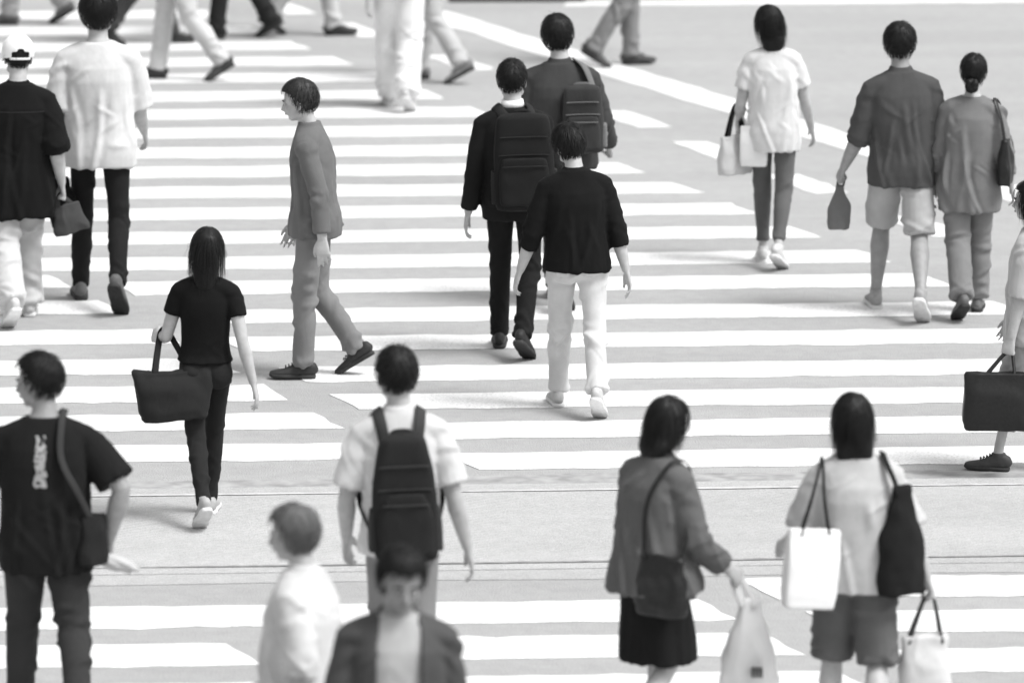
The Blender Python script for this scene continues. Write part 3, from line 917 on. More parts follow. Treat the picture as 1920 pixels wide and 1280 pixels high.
def push_out(outer, inner, J, top=.14, gap=.010):
    """move the lower vertices of the outer garment outside the inner one"""
    from mathutils.bvhtree import BVHTree
    from mathutils import Vector
    V = coords(outer); Vi = coords(inner)
    bvh = BVHTree.FromPolygons([tuple(v) for v in Vi], [tuple(q.vertices) for q in inner.polygons])
    sel = np.nonzero(V[:, 2] < J['pelvis'][2] + top)[0]; mv = np.zeros_like(V); deep = []; hem_z = V[:, 2].min() + .014
    for i in sel:
        q = Vector(V[i]); loc, nor, k, dist = bvh.find_nearest(q, .09)
        if loc is None: continue
        dd = (q - loc).dot(nor)
        if dd < -.045 or (dd < .0 and V[i, 2] < hem_z): deep.append(i)
        elif dd < gap: mv[i] = np.array(nor) * (gap - dd) * V3(1, 1, .15)
    # spread the moves a little so that no step is left
    e = np.empty(len(outer.edges) * 2, int); outer.edges.foreach_get('vertices', e); e = e.reshape(-1, 2)
    cnt = np.bincount(e.ravel(), minlength=len(V)).clip(1)[:, None]
    for _ in range(8):
        acc = np.zeros_like(mv); np.add.at(acc, e[:, 0], mv[e[:, 1]]); np.add.at(acc, e[:, 1], mv[e[:, 0]])
        av = acc / cnt; big = np.linalg.norm(av, axis=1) > np.linalg.norm(mv, axis=1); mv[big] = av[big] * .96
    set_coords(outer, V + mv)
    if deep:      # the closed underside of the cloth volume is not needed where the legs fill it
        bm = bmesh.new(); bm.from_mesh(outer); bm.verts.ensure_lookup_table()
        bmesh.ops.delete(bm, geom=[bm.verts[i] for i in deep], context='VERTS'); bm.to_mesh(outer); bm.free()

def make_person(p):
    """builds a figure and returns its joints in world space"""
    fx, fy, ty = p['at']
    S = (fy - ty) / px_per_m(fy) / 1.70 if 'H' not in p else p['H'] / 1.70
    root = ground(fx, fy); rz = radians(p.get('yaw', 0))
    J = skeleton(p)
    # stand the figure so that the middle of its feet is at the root
    mid = (J['lan'] + J['ran']) / 2 + V3(0, .04, 0)
    if not p.get('no_shift'):
        for k in list(J):
            if not k.startswith(('R', 'lR', 'rR')): J[k] = J[k] - V3(mid[0] * .5, mid[1], 0)
    T = thing('person', p['label'], 'person', root, rz, GROUP)
    def part(name, mesh, mat, parent=T):
        V = coords(mesh) * S; set_coords(mesh, V); return link(name, mesh, mat, parent)
    skin = p.get('skin', SKIN)
    part('body', make_body(J, p), skin)
    tp, bt, hr, shs = p['top'], p['bottom'], p['hair'], p['shoes']
    if bt.get('kind') == 'skirt':
        sk_ = make_skirt(J, p, bt); inner_m = sk_.copy(); part(bt['name'], sk_, bt['mat'])
    else:
        bm_ = make_bottom(J, p, bt); pk = []
        if bt.get('pockets'):
            for s in (-1, 1): pk.append(cloth_patch(bm_, J, s * .085 - .055, s * .085 + .055, -.115, .0, .0025, taper=.12, point=.018))
        inner_m = bm_.copy()
        bo = part(bt['name'], bm_, bt['mat'])
        for q in pk:
            if q: part('pocket', q, bt['mat'], bo)
    if 'under' in p: part(p['under']['name'], make_top(J, p, p['under']), p['under']['mat'])
    if 'opening' in tp: top_o = part(tp['name'], make_open_jacket(J, p, tp), tp['mat'])   # worn over the tee
    else:
        tm_ = make_top(J, p, tp); ym = None
        push_out(tm_, inner_m, J)
        if 'yoke' in tp: ym = cloth_patch(tm_, J, -.15, .15, tp['yoke'], tp['yoke'] + .004, .0005, 24, 2)
        top_o = part(tp['name'], tm_, tp['mat'])
        if ym: part('yoke_seam', ym, tp['seam'], top_o)
    if 'collar_mat' in p:
        nk, Rt = J['neck'], J['Rt']; mb = MB()
        mb.loft([nk + Rt @ V3(0, .0, -.01), nk + Rt @ V3(0, -.002, .034)], [(.071, .069), (.062, .062)], side=Rt[:, 0], n=22)
        V, F = mb.get(); part('collar', raw_mesh(V, F), p['collar_mat'], top_o)
    part('hair', make_hair(J, p, hr), hr.get('mat', HAIR))
    H = lambda x, y, z: J['skull'] + J['Rh'] @ V3(x, y, z)
    for s in (-1, 1):
        mb = MB(); mb.ball(H(s * .031, .077, -.006), (.013, .007, .0065), J['Rh'], 10, 8); V, F = mb.get()
        e = part('eye', raw_mesh(V, F), EYE)
        mb = MB(); mb.ball(H(s * .031, .0835, -.006), (.0055, .002, .0055), J['Rh'], 10, 6); V, F = mb.get()
        part('iris', raw_mesh(V, F), HAIR, e)
        mb = MB(); mb.loft([H(s * .014, .088, .014), H(s * .032, .085, .019), H(s * .050, .074, .013)], [(.004, .003), (.0045, .003), (.0025, .002)], side=J['Rh'][:, 2], n=8, cap=.6); V, F = mb.get()
        part('eyebrow', raw_mesh(V, F), HAIR)
    mb = MB(); mb.ball(H(0, .0865, -.061), (.021, .0055, .0075), J['Rh'], 12, 8); V, F = mb.get(); part('lips', raw_mesh(V, F), LIPS)
    for n in 'lr':
        u, so, tg = make_shoe(J, n, shs)
        q = part('shoe', u, shs['mat']); V, F = so.get(); part('sole', raw_mesh(V, F), shs['sole'], q)
        V, F = tg.get(); part('laces', raw_mesh(V, F), shs.get('lace', shs['sole']), q)
    if p.get('cap'):
        Rh, o = J['Rh'], J['skull']; mb = MB()
        V, F = [], []; nu, nv = 32, 12
        for i in range(nv + 1):
            a = radians(112) * i / nv
            for j in range(nu):
                b = 2 * pi * j / nu
                k = 1 + .012 * abs(sin(3 * b)) * sin(a)
                V.append(o + Rh @ (V3(0, -.010, .030) + V3(.098 * sin(a) * cos(b) * k, .113 * sin(a) * sin(b) * k,   .108 * cos(a) - .012 * sin(b) * sin(a))))
        for i in range(nv):
            for j in range(nu):
                q = (i * nu + j, (i + 1) * nu + j, (i + 1) * nu + (j + 1) % nu, i * nu + (j + 1) % nu)
                cx, cz = cos(2 * pi * (j + .5) / nu), i / nv
                if (sin(2 * pi * (j + .5) / nu) < -.88 and i >= nv - 2) or (sin(2 * pi * (j + .5) / nu) < -.97 and i >= nv - 3): continue     # opening over the strap
                F.append(q)
        mb.add(V, F); V, F = mb.get()
        cp = part('cap', modded(raw_mesh(V, F), [('SOLIDIFY', dict(thickness=.004)), ('SUBSURF', dict(levels=1, render_levels=1))]), p['cap'])
        mb = MB(); q = [o + Rh @ V3(.090 * sin(a), -.010 - .104 * cos(a), -.006) for a in np.linspace(-.75, .75, 7)]
        mb.ribbon(q, .014, .003, [unit(x - o) for x in q]); V, F = mb.get(); part('strap', raw_mesh(V, F), p['cap'], cp)
        mb = MB()
        V, F = [], []
        for i in range(7):
            for j in range(13):
                a = radians(-62 + 124 * j / 12); r = i / 6
                V.append(o + Rh @ V3(.094 * sin(a) * (1 + .05 * r), -.01 + .108 * cos(a) + .075 * r * cos(a * 1.1), .010 - .022 * r - .03 * (sin(a)) ** 2))
        for i in range(6):
            for j in range(12): F.append((i * 13 + j, i * 13 + j + 1, i * 13 + j + 14, i * 13 + j + 13))
        part('brim', modded(raw_mesh(V, F), [('SOLIDIFY', dict(thickness=.004))]), p['cap'], cp)
        mb = MB(); mb.ball(o + Rh @ V3(0, -.010, .140), (.009, .009, .006), Rh, 10, 6); V, F = mb.get(); part('button', raw_mesh(V, F), p['cap'], cp)
    M = Rz(rz)
    J['_S'], J['_M'], J['_root'] = S, M, root
    J['w'] = lambda v: root + M @ (np.asarray(v, float) * S)             # figure space -> world
    J['t'] = lambda x, y, h: root + M @ ((J['pelvis'] + J['Rt'] @ V3(x, y, h)) * S)   # torso space -> world
    J['o'] = T
    return J

# ------------------------------------------------------------------ bags
def holder(name, label, cat, base): 
    return thing(name, label, cat, base, 0.0)
def wpart(name, mb_or_mesh, mat, T, sub=None, smooth=True):
    """world-space shape -> child of the bag at T"""
    if isinstance(mb_or_mesh, MB): V, F = mb_or_mesh.get(); m = raw_mesh(V, F)
    else: m = mb_or_mesh
    set_coords(m, coords(m) - np.array(T.location))
    return link(name, m, mat, sub or T, smooth)

def bag_body(top, w, d, h, yaw, w_bot=1.0, power=5.0, amp=.006, seed=1, tilt=0.0, sag=0.0, pinch=1.0):
    """bag hanging below `top` (centre of its mouth)"""
    R = Rz(radians(yaw)) @ Ry(radians(tilt)); mb = MB()
    pts, rad = [], []
    for k in np.linspace(0, 1, 13):
        ww = w * (1 + (w_bot - 1) * sstep(0, 1, k)) / 2; dd = d / 2 * (.45 + .55 * sstep(0, .45, k)) * (1 - .05 * k)
        if pinch < 1: q = pinch + (1 - pinch) * sstep(0, .55, k); ww *= q; dd *= q
        if k > .9: ww *= .95; dd *= .93
        pts.append(top + R @ V3(0, 0, -h * k)); rad.append((ww, dd))
    mb.loft(pts, rad, side=R[:, 0], n=44, power=power)
    V, F = mb.get()
    m = modded(raw_mesh(V, F), [('SUBSURF', dict(levels=1, render_levels=1, subdivision_type='SIMPLE')), ('SMOOTH', dict(factor=.5, iterations=2))])
    V, N = coords(m), normals(m)
    q = (V - top) @ R
    dsp = amp * (ridged(np.stack([q[:, 0] * 9 + seed, q[:, 1] * 9, q[:, 2] * 5], 1)) - .4) + amp * .5 * noise(q * 16 + seed)
    if sag: V[:, 2] -= sag * (1 - (q[:, 0] / (w / 2)) ** 2).clip(0, 1) * sstep(-h * .25, 0, q[:, 2])
    set_coords(m, V + N * dsp[:, None])
    return m, R

def add_bag(name, label, cat, grip, top, w, d, h, yaw, mat, hmat, handle_w=.02, handles=2, ribbon=True, spread=.30, **kw):
    base = V3(top[0], top[1], top[2] - h)
    T = holder(name, label, cat, base)
    m, R = bag_body(top, w, d, h, yaw, **kw)
    wpart('bag_body', m, mat, T)
    pin = kw.get('pinch', 1.0)
    for i in range(handles):
        yy = (i - .5) * d * .4 if handles > 1 else 0
        a = top + R @ V3(-w * spread * pin, yy, -.03); b = top + R @ V3(w * spread * pin, yy, -.03)
        g = grip + R @ V3(0, yy * .25, .004)
        up = (g - top)
        pts = spline([a, a + (g - a) * .55 + R @ V3(-.012, 0, 0), g + R @ V3(-.016, 0, 0), g + R @ V3(.016, 0, 0), b + (g - b) * .55 + R @ V3(.012, 0, 0), b], 22)
        mb = MB()
        if ribbon: mb.ribbon(pts, handle_w, .004, R[:, 1])
        else: mb.loft(pts, [handle_w / 2] * len(pts), n=8, cap=.5)
        wpart('handle', mb, hmat, T)
    return T, R

def add_backpack(J, label, mat, mat2, w=.30, h=.44, d=.15, off_x=0.0, hang=.46, back=.14, seed=1, straps=(-1, 1), narrow=.12):
    t = J['t']; S = J['_S']
    mid = t(off_x, -back - d / 2, hang - h / 2)
    T = holder('backpack', label, 'backpack', t(off_x, -back - d / 2, hang - h))
    R = J['_M'] @ J['Rt']
    def boxy(cx, cy, cz, ww, dd, hh, power=4.5, amp=.004, taper=.86):
        mb = MB(); pts, rad = [], []
        for k in np.linspace(-1, 1, 9):
            f = (1 - narrow * max(0, k) ** 1.5) * (1 - .03 * abs(k))
            pts.append(mid + R @ (V3(cx, cy, cz + k * hh / 2) * S)); rad.append((ww / 2 * f * S, dd / 2 * (1 - (1 - taper) * max(0, k)) * S))
        mb.loft(pts, rad, side=R[:, 0], n=32, power=power, cap=.35)
        V, F = mb.get()
        m = modded(raw_mesh(V, F), [('SUBSURF', dict(levels=1, render_levels=1))])
        V, N = coords(m), normals(m)
        set_coords(m, V + N * (amp * noise(V * 7 + seed) + amp * .5 * ridged(V * V3(14, 14, 8) + seed))[:, None]); return m
    b = wpart('pack_body', boxy(0, 0, 0, w, d, h), mat, T)
    wpart('front_pocket', boxy(0, -d * .5, -h * .2, w * .84, d * .42, h * .5, taper=.7), mat, T)
    wpart('side_pocket', boxy(w * .49, 0, -h * .27, .04, d * .6, h * .35), mat2, T)
    wpart('side_pocket', boxy(-w * .49, 0, -h * .27, .04, d * .6, h * .35), mat2, T)
    P = lambda x, y, z: mid + R @ (V3(x, y, z) * S)
    mb = MB(); pts = spline([P(-.05, d * .3, h * .47), P(-.035, d * .25, h * .55), P(.035, d * .25, h * .55), P(.05, d * .3, h * .47)], 12)
    mb.ribbon(pts, .022 * S, .006 * S, R[:, 1]); wpart('carry_handle', mb, mat2, T)
    for zz, ww in ((.30, .47), (.10, .50), (-.02, .44)):
        mb = MB(); yy = -d * .5 if zz > .05 else -d * .73
        pts = [P(x * w, yy * (1 - .10 * abs(x) * 2) - .003, h * zz - .02 * x * x) for x in np.linspace(-ww * .82, ww * .82, 12)]
        mb.loft(pts, [.0035 * S] * 12, n=6, cap=.5); wpart('zip', mb, mat2, T)
    for s in straps:
        pts = [t(off_x + s * .07, -back + .005, hang - .03), t(off_x * .5 + s * .085, -.10, .462), t(s * .095, -.02, .500), t(s * .105, .075, .458), t(s * .115, .135, .36), t(s * .135, .125, .20), t(s * .175, .03, .10), t(off_x + s * .13, -back + .01, hang - h + .06)]
        pts = spline(pts, 26); c = t(0, 0, .30); nr = []
        for q in pts:
            v = q - c; v = v - R[:, 2] * v.dot(R[:, 2]) * .35; nr.append(unit(v))
        mb = MB(); mb.ribbon(pts, .055 * S, .012 * S, nr); wpart('shoulder_strap', mb, mat2, T)
    return T

def strap_path(name, pts, w, t_, ref, mat, T, n=24):
    pts = spline(pts, n); mb = MB(); mb.ribbon(pts, w, t_, [unit(q - ref) for q in pts]); return wpart(name, mb, mat, T)

# ------------------------------------------------------------------ the people of the photograph
BLACK, COAL, DARK, MID, GREY, LIGHT, PALE, WHITE = .0065, .012, .05, .09, .16, .30, .48, .74
def tee(mat, **k): return dict(dict(name='t_shirt', mat=mat, ease=.018, hem=-.10, sleeve=.42, sleeve_r=(.068, .072), boxy=.7, amp=.010), **k)
def pants(mat, **k): return dict(dict(name='trousers', mat=mat, r=(.088, .065, .056), length=1.02), **k)
def shoes(v=.03, sole=None, **k): return dict(dict(mat=simple('shoe_%03d' % int(v * 1000), v, .6, .3, .15, 30., .1), sole=sole or (RUBBER_W if v > .2 else RUBBER_D)), **k)
SHORT = dict(style='short', n=620, strand=.055)
# walking phases: left foot forward and right foot pushing off, and the other way round
def step(lead='l', reach=20, push=-14, bend=26, up=34):
    bend, up = bend + 10, up + 10
    a, b = ('l', 'r') if lead == 'l' else ('r', 'l')
    sg = -1 if lead == 'l' else 1
    return {'hip_twist': 7 * sg, 'twist': -5 * sg, 'side': 1.5 * sg, a + '_hip': reach, a + '_knee': 6, a + '_foot': 3, b + '_hip': push, b + '_knee': bend, b + '_foot': -up}

PEOPLE = {}
def add(key, **p):
    p['seed'] = len(PEOPLE) + 1
    PEOPLE[key] = make_person(p); return PEOPLE[key]

# left edge: white cap, black overshirt, pale trousers
J = add('cap_man', at=(38, 603, 75), yaw=4, label='person in a white cap, black overshirt and pale wide trousers at the left edge',
        **step('r', 12, -10, 22, 24), l_abd=9, l_sh=5, l_el=25, r_abd=13, r_sh=-12, r_el=30, r_rot=10, r_grip=True, head_yaw=14, head_pitch=4, girth=1.04,
        top=dict(name='overshirt', mat=cloth(BLACK), ease=.030, hem=-.30, sleeve=.58, sleeve_r=(.076, .084), boxy=1.0, flare=.03, yoke=.335, seam=cloth(.03), amp=.013, collar=.012),
        bottom=pants(cloth(PALE), r=(.098, .084, .082), length=1.0, amp=.011), hair=dict(style='cap', n=160, strand=.04, vol=.004), shoes=shoes(.5), cap=cloth(WHITE, key='cap_cotton', bump=.1))
g = J['w'](J['rgrip'])
add_bag('cloth_bag', 'small dark grey cloth bag in the hand of the white-capped person', 'bag', g, g + V3(.03, 0, -.035), .16, .07, .17, 12, cloth(DARK), cloth(DARK), handles=1, handle_w=.03, w_bot=1.35, power=2.6, amp=.010, tilt=-14)

# tall one in a white tee
J = add('white_tee', at=(188, 574, -8), yaw=-2, label='tall person in an oversized white t-shirt and slim black trousers',
        l_hip=14, l_knee=4, l_foot=2, r_hip=-9, r_knee=34, r_foot=-48, r_out=3, l_out=3, l_abd=8, l_sh=-6, l_el=14, l_grip=True, r_abd=6, r_sh=18, r_el=30, head_pitch=-2, head_yaw=-8,
        top=tee(cloth(.56), ease=.032, hem=-.185, sleeve=.52, sleeve_r=(.076, .088), boxy=1.0, flare=.0, amp=.015),
        bottom=pants(cloth(COAL), r=(.080, .058, .047), amp=.007), hair=dict(style='short', n=700, strand=.06, vol=.022), shoes=shoes(.10))
g = J['w'](J['lgrip'])
add_bag('tote_bag', 'slouchy black bag hanging from the hand of the white t-shirt person', 'bag', g, g + V3(-.01, .0, -.05), .17, .09, .32, -10, cloth(BLACK), cloth(BLACK), handles=2, handle_w=.028, w_bot=1.1, power=2.8, amp=.012, tilt=-16)

# woman in black with a tote on her forearm
J = add('black_woman', at=(388, 976, 432), yaw=0, label='woman in black top and slim black trousers with long black hair',
        shoulder=.154, hip=.080, girth=.88, **step('r', 15, -8, 24, 26), l_abd=15, l_sh=2, l_el=74, l_rot=-18, r_abd=15, r_sh=-14, r_el=16, r_out=-3, l_out=-3, lean=-1,
        top=tee(cloth(BLACK), name='top', ease=.010, hem=.0, sleeve=.26, sleeve_r=(.060, .058), boxy=.1, amp=.005),
        bottom=pants(cloth(.017), r=(.084, .056, .042), rise=.12, amp=.005), hair=dict(style='long', n=560, strand=.06, vol=.016, length=.17, width=.074), shoes=shoes(.34))
a = J['w'](J['lel'] * .45 + J['lwr'] * .55)
add_bag('tote_bag', 'large dark grey tote bag hooked over the forearm of the woman in black', 'tote bag', a + V3(.02, -.05, .03), a + V3(.065, -.22, -.11), .40, .14, .27, 8, cloth(.020, key='canvas'), cloth(.018), handle_w=.03, handles=2, w_bot=.88, power=4, amp=.009, sag=.03, spread=.22, tilt=-4)

# grey walker heading left
J = add('grey_walker', at=(606, 706, 160), yaw=82, label='man in grey jacket and grey trousers walking to the left, no bag on his back',
        girth=.92, l_hip=7, l_knee=6, l_foot=2, r_hip=-3, r_knee=28, r_foot=-32, l_sh=-12, r_sh=8, l_el=12, r_el=22, lean=5, head_pitch=6,
        top=dict(name='jacket', mat=cloth(.12), ease=.016, hem=-.14, sleeve=.95, sleeve_r=(.064, .050), boxy=.5, amp=.011, collar=.02),
        bottom=pants(cloth(.17), r=(.093, .070, .060)), hair=dict(style='short', n=560, strand=.05, mat=HAIR_B), shoes=shoes(.03))

# dark jacket man beyond the suit man
J = add('dark_jacket', at=(1050, 570, 38), yaw=-6, label='man in dark grey jacket walking ahead of the man in the black suit',
        **step('l', 14, -10, 20, 26), l_sh=-6, r_sh=8, l_el=16, r_el=40, r_abd=13, r_grip=True, head_roll=-5, girth=1.06,
        top=dict(name='jacket', mat=cloth(.046), ease=.034, hem=-.12, sleeve=.94, sleeve_r=(.082, .060), boxy=.8, amp=.012, collar=.02),
        bottom=pants(cloth(.03)), hair=dict(style='short', n=560, strand=.05, vol=.018), shoes=shoes(.03))
add_backpack(J, 'dark grey one-strap backpack on the man in the dark jacket', cloth(.035, key='nylon'), cloth(.14, key='webbing'), w=.24, h=.36, d=.13, off_x=.13, hang=.36, straps=(1,), seed=4)

# suit man with backpack
J = add('suit_man', at=(962, 662, 122), yaw=-3, label='man in black suit with white shirt collar and short black hair',
        **step('l', 13, -7, 18, 22), l_out=2, r_out=1, l_abd=11, l_sh=-4, l_el=12, r_abd=9, r_sh=6, r_el=16, head_yaw=-8,
        top=dict(name='suit_jacket', mat=cloth(.011, sheen=.1), ease=.022, hem=-.16, sleeve=.96, sleeve_r=(.070, .050), boxy=.65, amp=.006, collar=.004),
        bottom=pants(cloth(.011, sheen=.1), r=(.086, .062, .052), amp=.007), hair=dict(style='crop', n=620, strand=.035, vol=.010), shoes=shoes(.02), collar_mat=cloth(.8, var=.05, key='shirt_collar'))
add_backpack(J, 'large black business backpack on the back of the suited man', cloth(.013, key='nylon', bump=.12), cloth(.022, key='webbing'), w=.35, h=.52, d=.15, off_x=.05, hang=.46, seed=2)

# young man in black pullover and pale trousers
J = add('pullover_man', at=(1082, 772, 243), yaw=6, label='person in black pullover and pale trousers, sleeve pushed up on one arm',
        **step('l', 13, -9, 18, 26), l_out=2, r_out=3, l_abd=18, l_sh=2, l_el=16, r_abd=12, r_sh=-8, r_el=8, lean=4, head_roll=-6, head_pitch=14, head_yaw=12,
        top=dict(name='pullover', mat=cloth(BLACK, 500, bump=.35), ease=.032, hem=-.10, sleeve=.72, sleeve_r=(.072, .060), boxy=.8, amp=.012, collar=.012),
        bottom=pants(cloth(.52), r=(.092, .068, .060), length=.99, amp=.010, pockets=True), hair=dict(style='short', n=660, strand=.065, vol=.018, lift=.5), shoes=shoes(.45))

# woman in white
J = add('white_woman', at=(1446, 498, 25), yaw=-4, label='woman in white t-shirt and dark leggings with a bag over her left arm',
        shoulder=.150, hip=.082, girth=.9, **step('l', 8, -6, 16, 18), l_abd=13, l_sh=0, l_el=46, l_rot=10, l_grip=True, r_abd=13, r_sh=10, r_el=22, head_yaw=14, head_roll=-6,
        top=tee(cloth(.58), ease=.024, hem=-.19, sleeve=.34, sleeve_r=(.064, .068), boxy=.75, amp=.013),
        bottom=dict(name='leggings', mat=cloth(.10), r=(.088, .060, .042), length=.93, amp=.004, ease=.004), hair=dict(style='bob', n=520, strand=.06, vol=.016, length=.10, width=.080), shoes=shoes(.5))
g = J['w'](J['lel'] * .5 + J['lwr'] * .5)
add_bag('shoulder_bag', 'pale canvas bag with dark straps on the arm of the woman in white', 'bag', g + V3(-.02, -.02, .05), g + V3(-.03, -.05, -.12), .20, .10, .24, 30, cloth(.5, key='canvas'), cloth(.02), handle_w=.026, handles=2, w_bot=1.15, power=3.2, amp=.010, spread=.3)
add_bag('paper_bag', 'white paper carrier bag held by the woman in white', 'bag', g + V3(.02, -.03, .04), g + V3(.085, -.12, -.05), .17, .07, .25, -12, PAPER, cloth(.5), handle_w=.008, handles=2, ribbon=False, power=9, amp=.002, spread=.2)

# couple on the right
J = add('grey_shirt', at=(1686, 590, 47), yaw=3, label='man in dark grey shirt with rolled sleeves and pale shorts',
        **step('l', 13, -13, 22, 30), l_out=4, r_out=3, l_abd=15, l_sh=4, l_el=26, l_rot=-8, l_grip=True, r_abd=7, r_sh=-4, r_el=12, head_yaw=-16, girth=1.02,
        top=dict(name='shirt', mat=cloth(.062), ease=.024, hem=-.17, sleeve=.62, sleeve_r=(.072, .066), boxy=.85, amp=.013, collar=.022),
        bottom=dict(name='shorts', mat=cloth(.36), r=(.094, .09, .090), length=.50, amp=.008, pockets=True), hair=dict(style='crop', n=620, strand=.045, vol=.016), shoes=shoes(.30), skin=SKIN_D)
g = J['w'](J['lgrip'])
add_bag('drawstring_bag', 'small grey drawstring bag in the hand of the man in shorts', 'bag', g, g + V3(-.01, 0, -.03), .14, .10, .26, 0, cloth(.14), cloth(.09), handles=1, handle_w=.014, w_bot=1.0, power=2.3, amp=.009, pinch=.30)

J = add('grey_blouse', at=(1816, 592, 112), yaw=-4, label='woman in loose grey blouse and grey trousers with her hair in a low bun',
        shoulder=.154, hip=.082, girth=.92, **step('r', 10, -8, 18, 20), l_abd=9, l_sh=4, l_el=8, r_abd=13, r_sh=-4, r_el=30,
        top=dict(name='blouse', mat=cloth(.15, rough=.7), ease=.034, hem=-.26, sleeve=.80, sleeve_r=(.072, .062), boxy=.8, flare=.02, amp=.020),
        bottom=pants(cloth(.17), r=(.098, .082, .074), length=1.0), hair=dict(style='bun', n=360, strand=.05, vol=.010, bun_z=-.03), shoes=shoes(.12))
T = holder('shoulder_bag', 'black shoulder bag at the side of the woman in the grey blouse', 'bag', J['t'](.235, -.03, -.07))
m, R = bag_body(J['t'](.235, -.03, .23), .26 * J['_S'], .09, .30 * J['_S'], 80, w_bot=1.1, power=3.4, amp=.008, seed=3)
wpart('bag_body', m, LEATHER, T)
strap_path('shoulder_strap', [J['t'](.235, -.11, .19), J['t'](.20, -.10, .36), J['t'](.150, -.04, .482), J['t'](.18, .06, .42), J['t'](.235, .05, .20)], .026, .005, J['t'](.1, -.02, .25), LEATHER, T)

# right edge: pale blouse, black skirt, black bag carried low
J = add('edge_woman', at=(1945, 884, 345), yaw=66, label='woman in pale grey blouse and cropped trousers cut by the right edge',
        shoulder=.150, hip=.082, girth=.9, l_hip=15, l_knee=6, l_foot=2, r_hip=-14, r_knee=22, r_foot=-30, l_abd=8, l_sh=4, l_el=6, l_grip=True, r_sh=12, r_el=20,
        top=dict(name='blouse', mat=cloth(.40), ease=.036, hem=-.18, sleeve=.55, sleeve_r=(.078, .076), boxy=.8, amp=.015),
        bottom=pants(cloth(.33), r=(.096, .082, .080), length=.80), hair=dict(style='bob', n=480, strand=.05, vol=.016, length=.12), shoes=shoes(.05))
g = J['w'](J['lgrip'])
add_bag('handbag', 'black handbag carried low by the woman at the right edge', 'handbag', g, g + V3(-.05, -.04, -.09), .36, .12, .30, -4, LEATHER, LEATHER, handle_w=.018, handles=2, power=5, amp=.005, w_bot=1.05, ribbon=False, spread=.22)

# black tee man, lower left
J = add('black_tee', at=(92, 1392, 680), yaw=4, label='man in black t-shirt with a pale print, dark trousers and a strap across his back',
        airborne=True, l_hip=10, l_knee=5, l_foot=2, r_hip=-8, r_knee=46, r_foot=-52, l_out=3, r_out=4, l_abd=30, l_sh=24, l_el=70, r_abd=36, r_sh=-16, r_el=58, r_rot=62, r_grip=True, head_yaw=66, head_pitch=6, lean=2, girth=1.06, skin=SKIN_D,
        top=tee(print_mat(.010, .30, (-.045, .005, 1.14, 1.36)), ease=.034, hem=-.19, sleeve=.46, sleeve_r=(.078, .092), boxy=1.0, amp=.011),
        bottom=pants(cloth(.030), r=(.100, .072, .055), length=1.0, amp=.009), hair=dict(style='crop', n=640, strand=.05, vol=.018), shoes=shoes(.6))
T = holder('sling_bag', 'small black sling bag at the hip of the man in the black t-shirt', 'bag', J['t'](.20, -.10, -.12))
m, R = bag_body(J['t'](.205, -.11, .07), .13, .09, .22, 40, w_bot=1.15, power=2.4, amp=.008, seed=5)
wpart('bag_body', m, cloth(.016, key='nylon'), T)
strap_path('strap', [J['t'](.20, -.13, .05), J['t'](.14, -.18, .18), J['t'](.07, -.185, .33), J['t'](.075, -.11, .485), J['t'](.09, .0, .52), J['t'](.05, .12, .46)], .030, .005, J['t'](0, 0, .25), cloth(.035, key='webbing'), T)
g = J['w'](J['rgrip'])
T = holder('folded_cloth', 'pale folded cloth bundle in the hand of the man in the black t-shirt', 'cloth', g + V3(.06, -.05, -.06))
mb = MB()
for k, (dx, dz) in enumerate(((.0, .0), (.035, -.012), (.07, -.004))):
    mb.loft(spline([g + V3(-.03 + dx * .4, -.03 + .01 * k, .03 + dz), g + V3(.03 + dx, -.02, -.005 + dz), g + V3(.09 + dx, .0, -.045 + dz)], 8), [(.018, .012), (.026, .016), (.030, .018), (.032, .018), (.032, .018), (.03, .016), (.026, .014), (.014, .01)], n=12, cap=.6)
wpart('bundle', fuse(mb, .006, 3), cloth(.46), T)

# student with black backpack
J = add('student', at=(752, 1392, 664), yaw=0, label='student in white short-sleeved shirt and grey trousers',
        **step('l', 10, -6, 18, 22), shoulder=.160, l_abd=15, l_sh=-2, l_el=40, l_rot=20, r_abd=13, r_sh=-6, r_el=14, head_yaw=6, girth=.94,
        top=tee(cloth(.54), name='shirt', ease=.022, hem=-.12, sleeve=.44, sleeve_r=(.068, .078), boxy=.85, amp=.014, collar=.022),
        bottom=pants(cloth(.20)), hair=dict(style='crop', n=640, strand=.04, vol=.014), shoes=shoes(.05))
add_backpack(J, 'black school backpack with mesh side pockets on the student in white', cloth(.017, key='nylon', bump=.3), cloth(.040, key='webbing'), w=.28, h=.50, d=.17, hang=.41, seed=6, narrow=.30)

# pale walker, bottom left of the middle
J = add('pale_walker', at=(582, 1690, 948), yaw=74, label='person in pale shirt with grey-brown hair walking to the left at the bottom',
        l_hip=14, r_hip=-14, r_knee=20, r_foot=-30, l_sh=-12, r_sh=14, l_el=22, r_el=26, head_pitch=6,
        top=tee(cloth(.50), name='shirt', ease=.036, hem=-.16, sleeve=.60, sleeve_r=(.076, .076), boxy=.9, amp=.016, collar=.02),
        bottom=pants(cloth(.45)), hair=dict(style='short', n=620, strand=.06, vol=.018, mat=simple('hair_grey_brown', .10, .5, .4, .4, 120.)), shoes=shoes(.4))

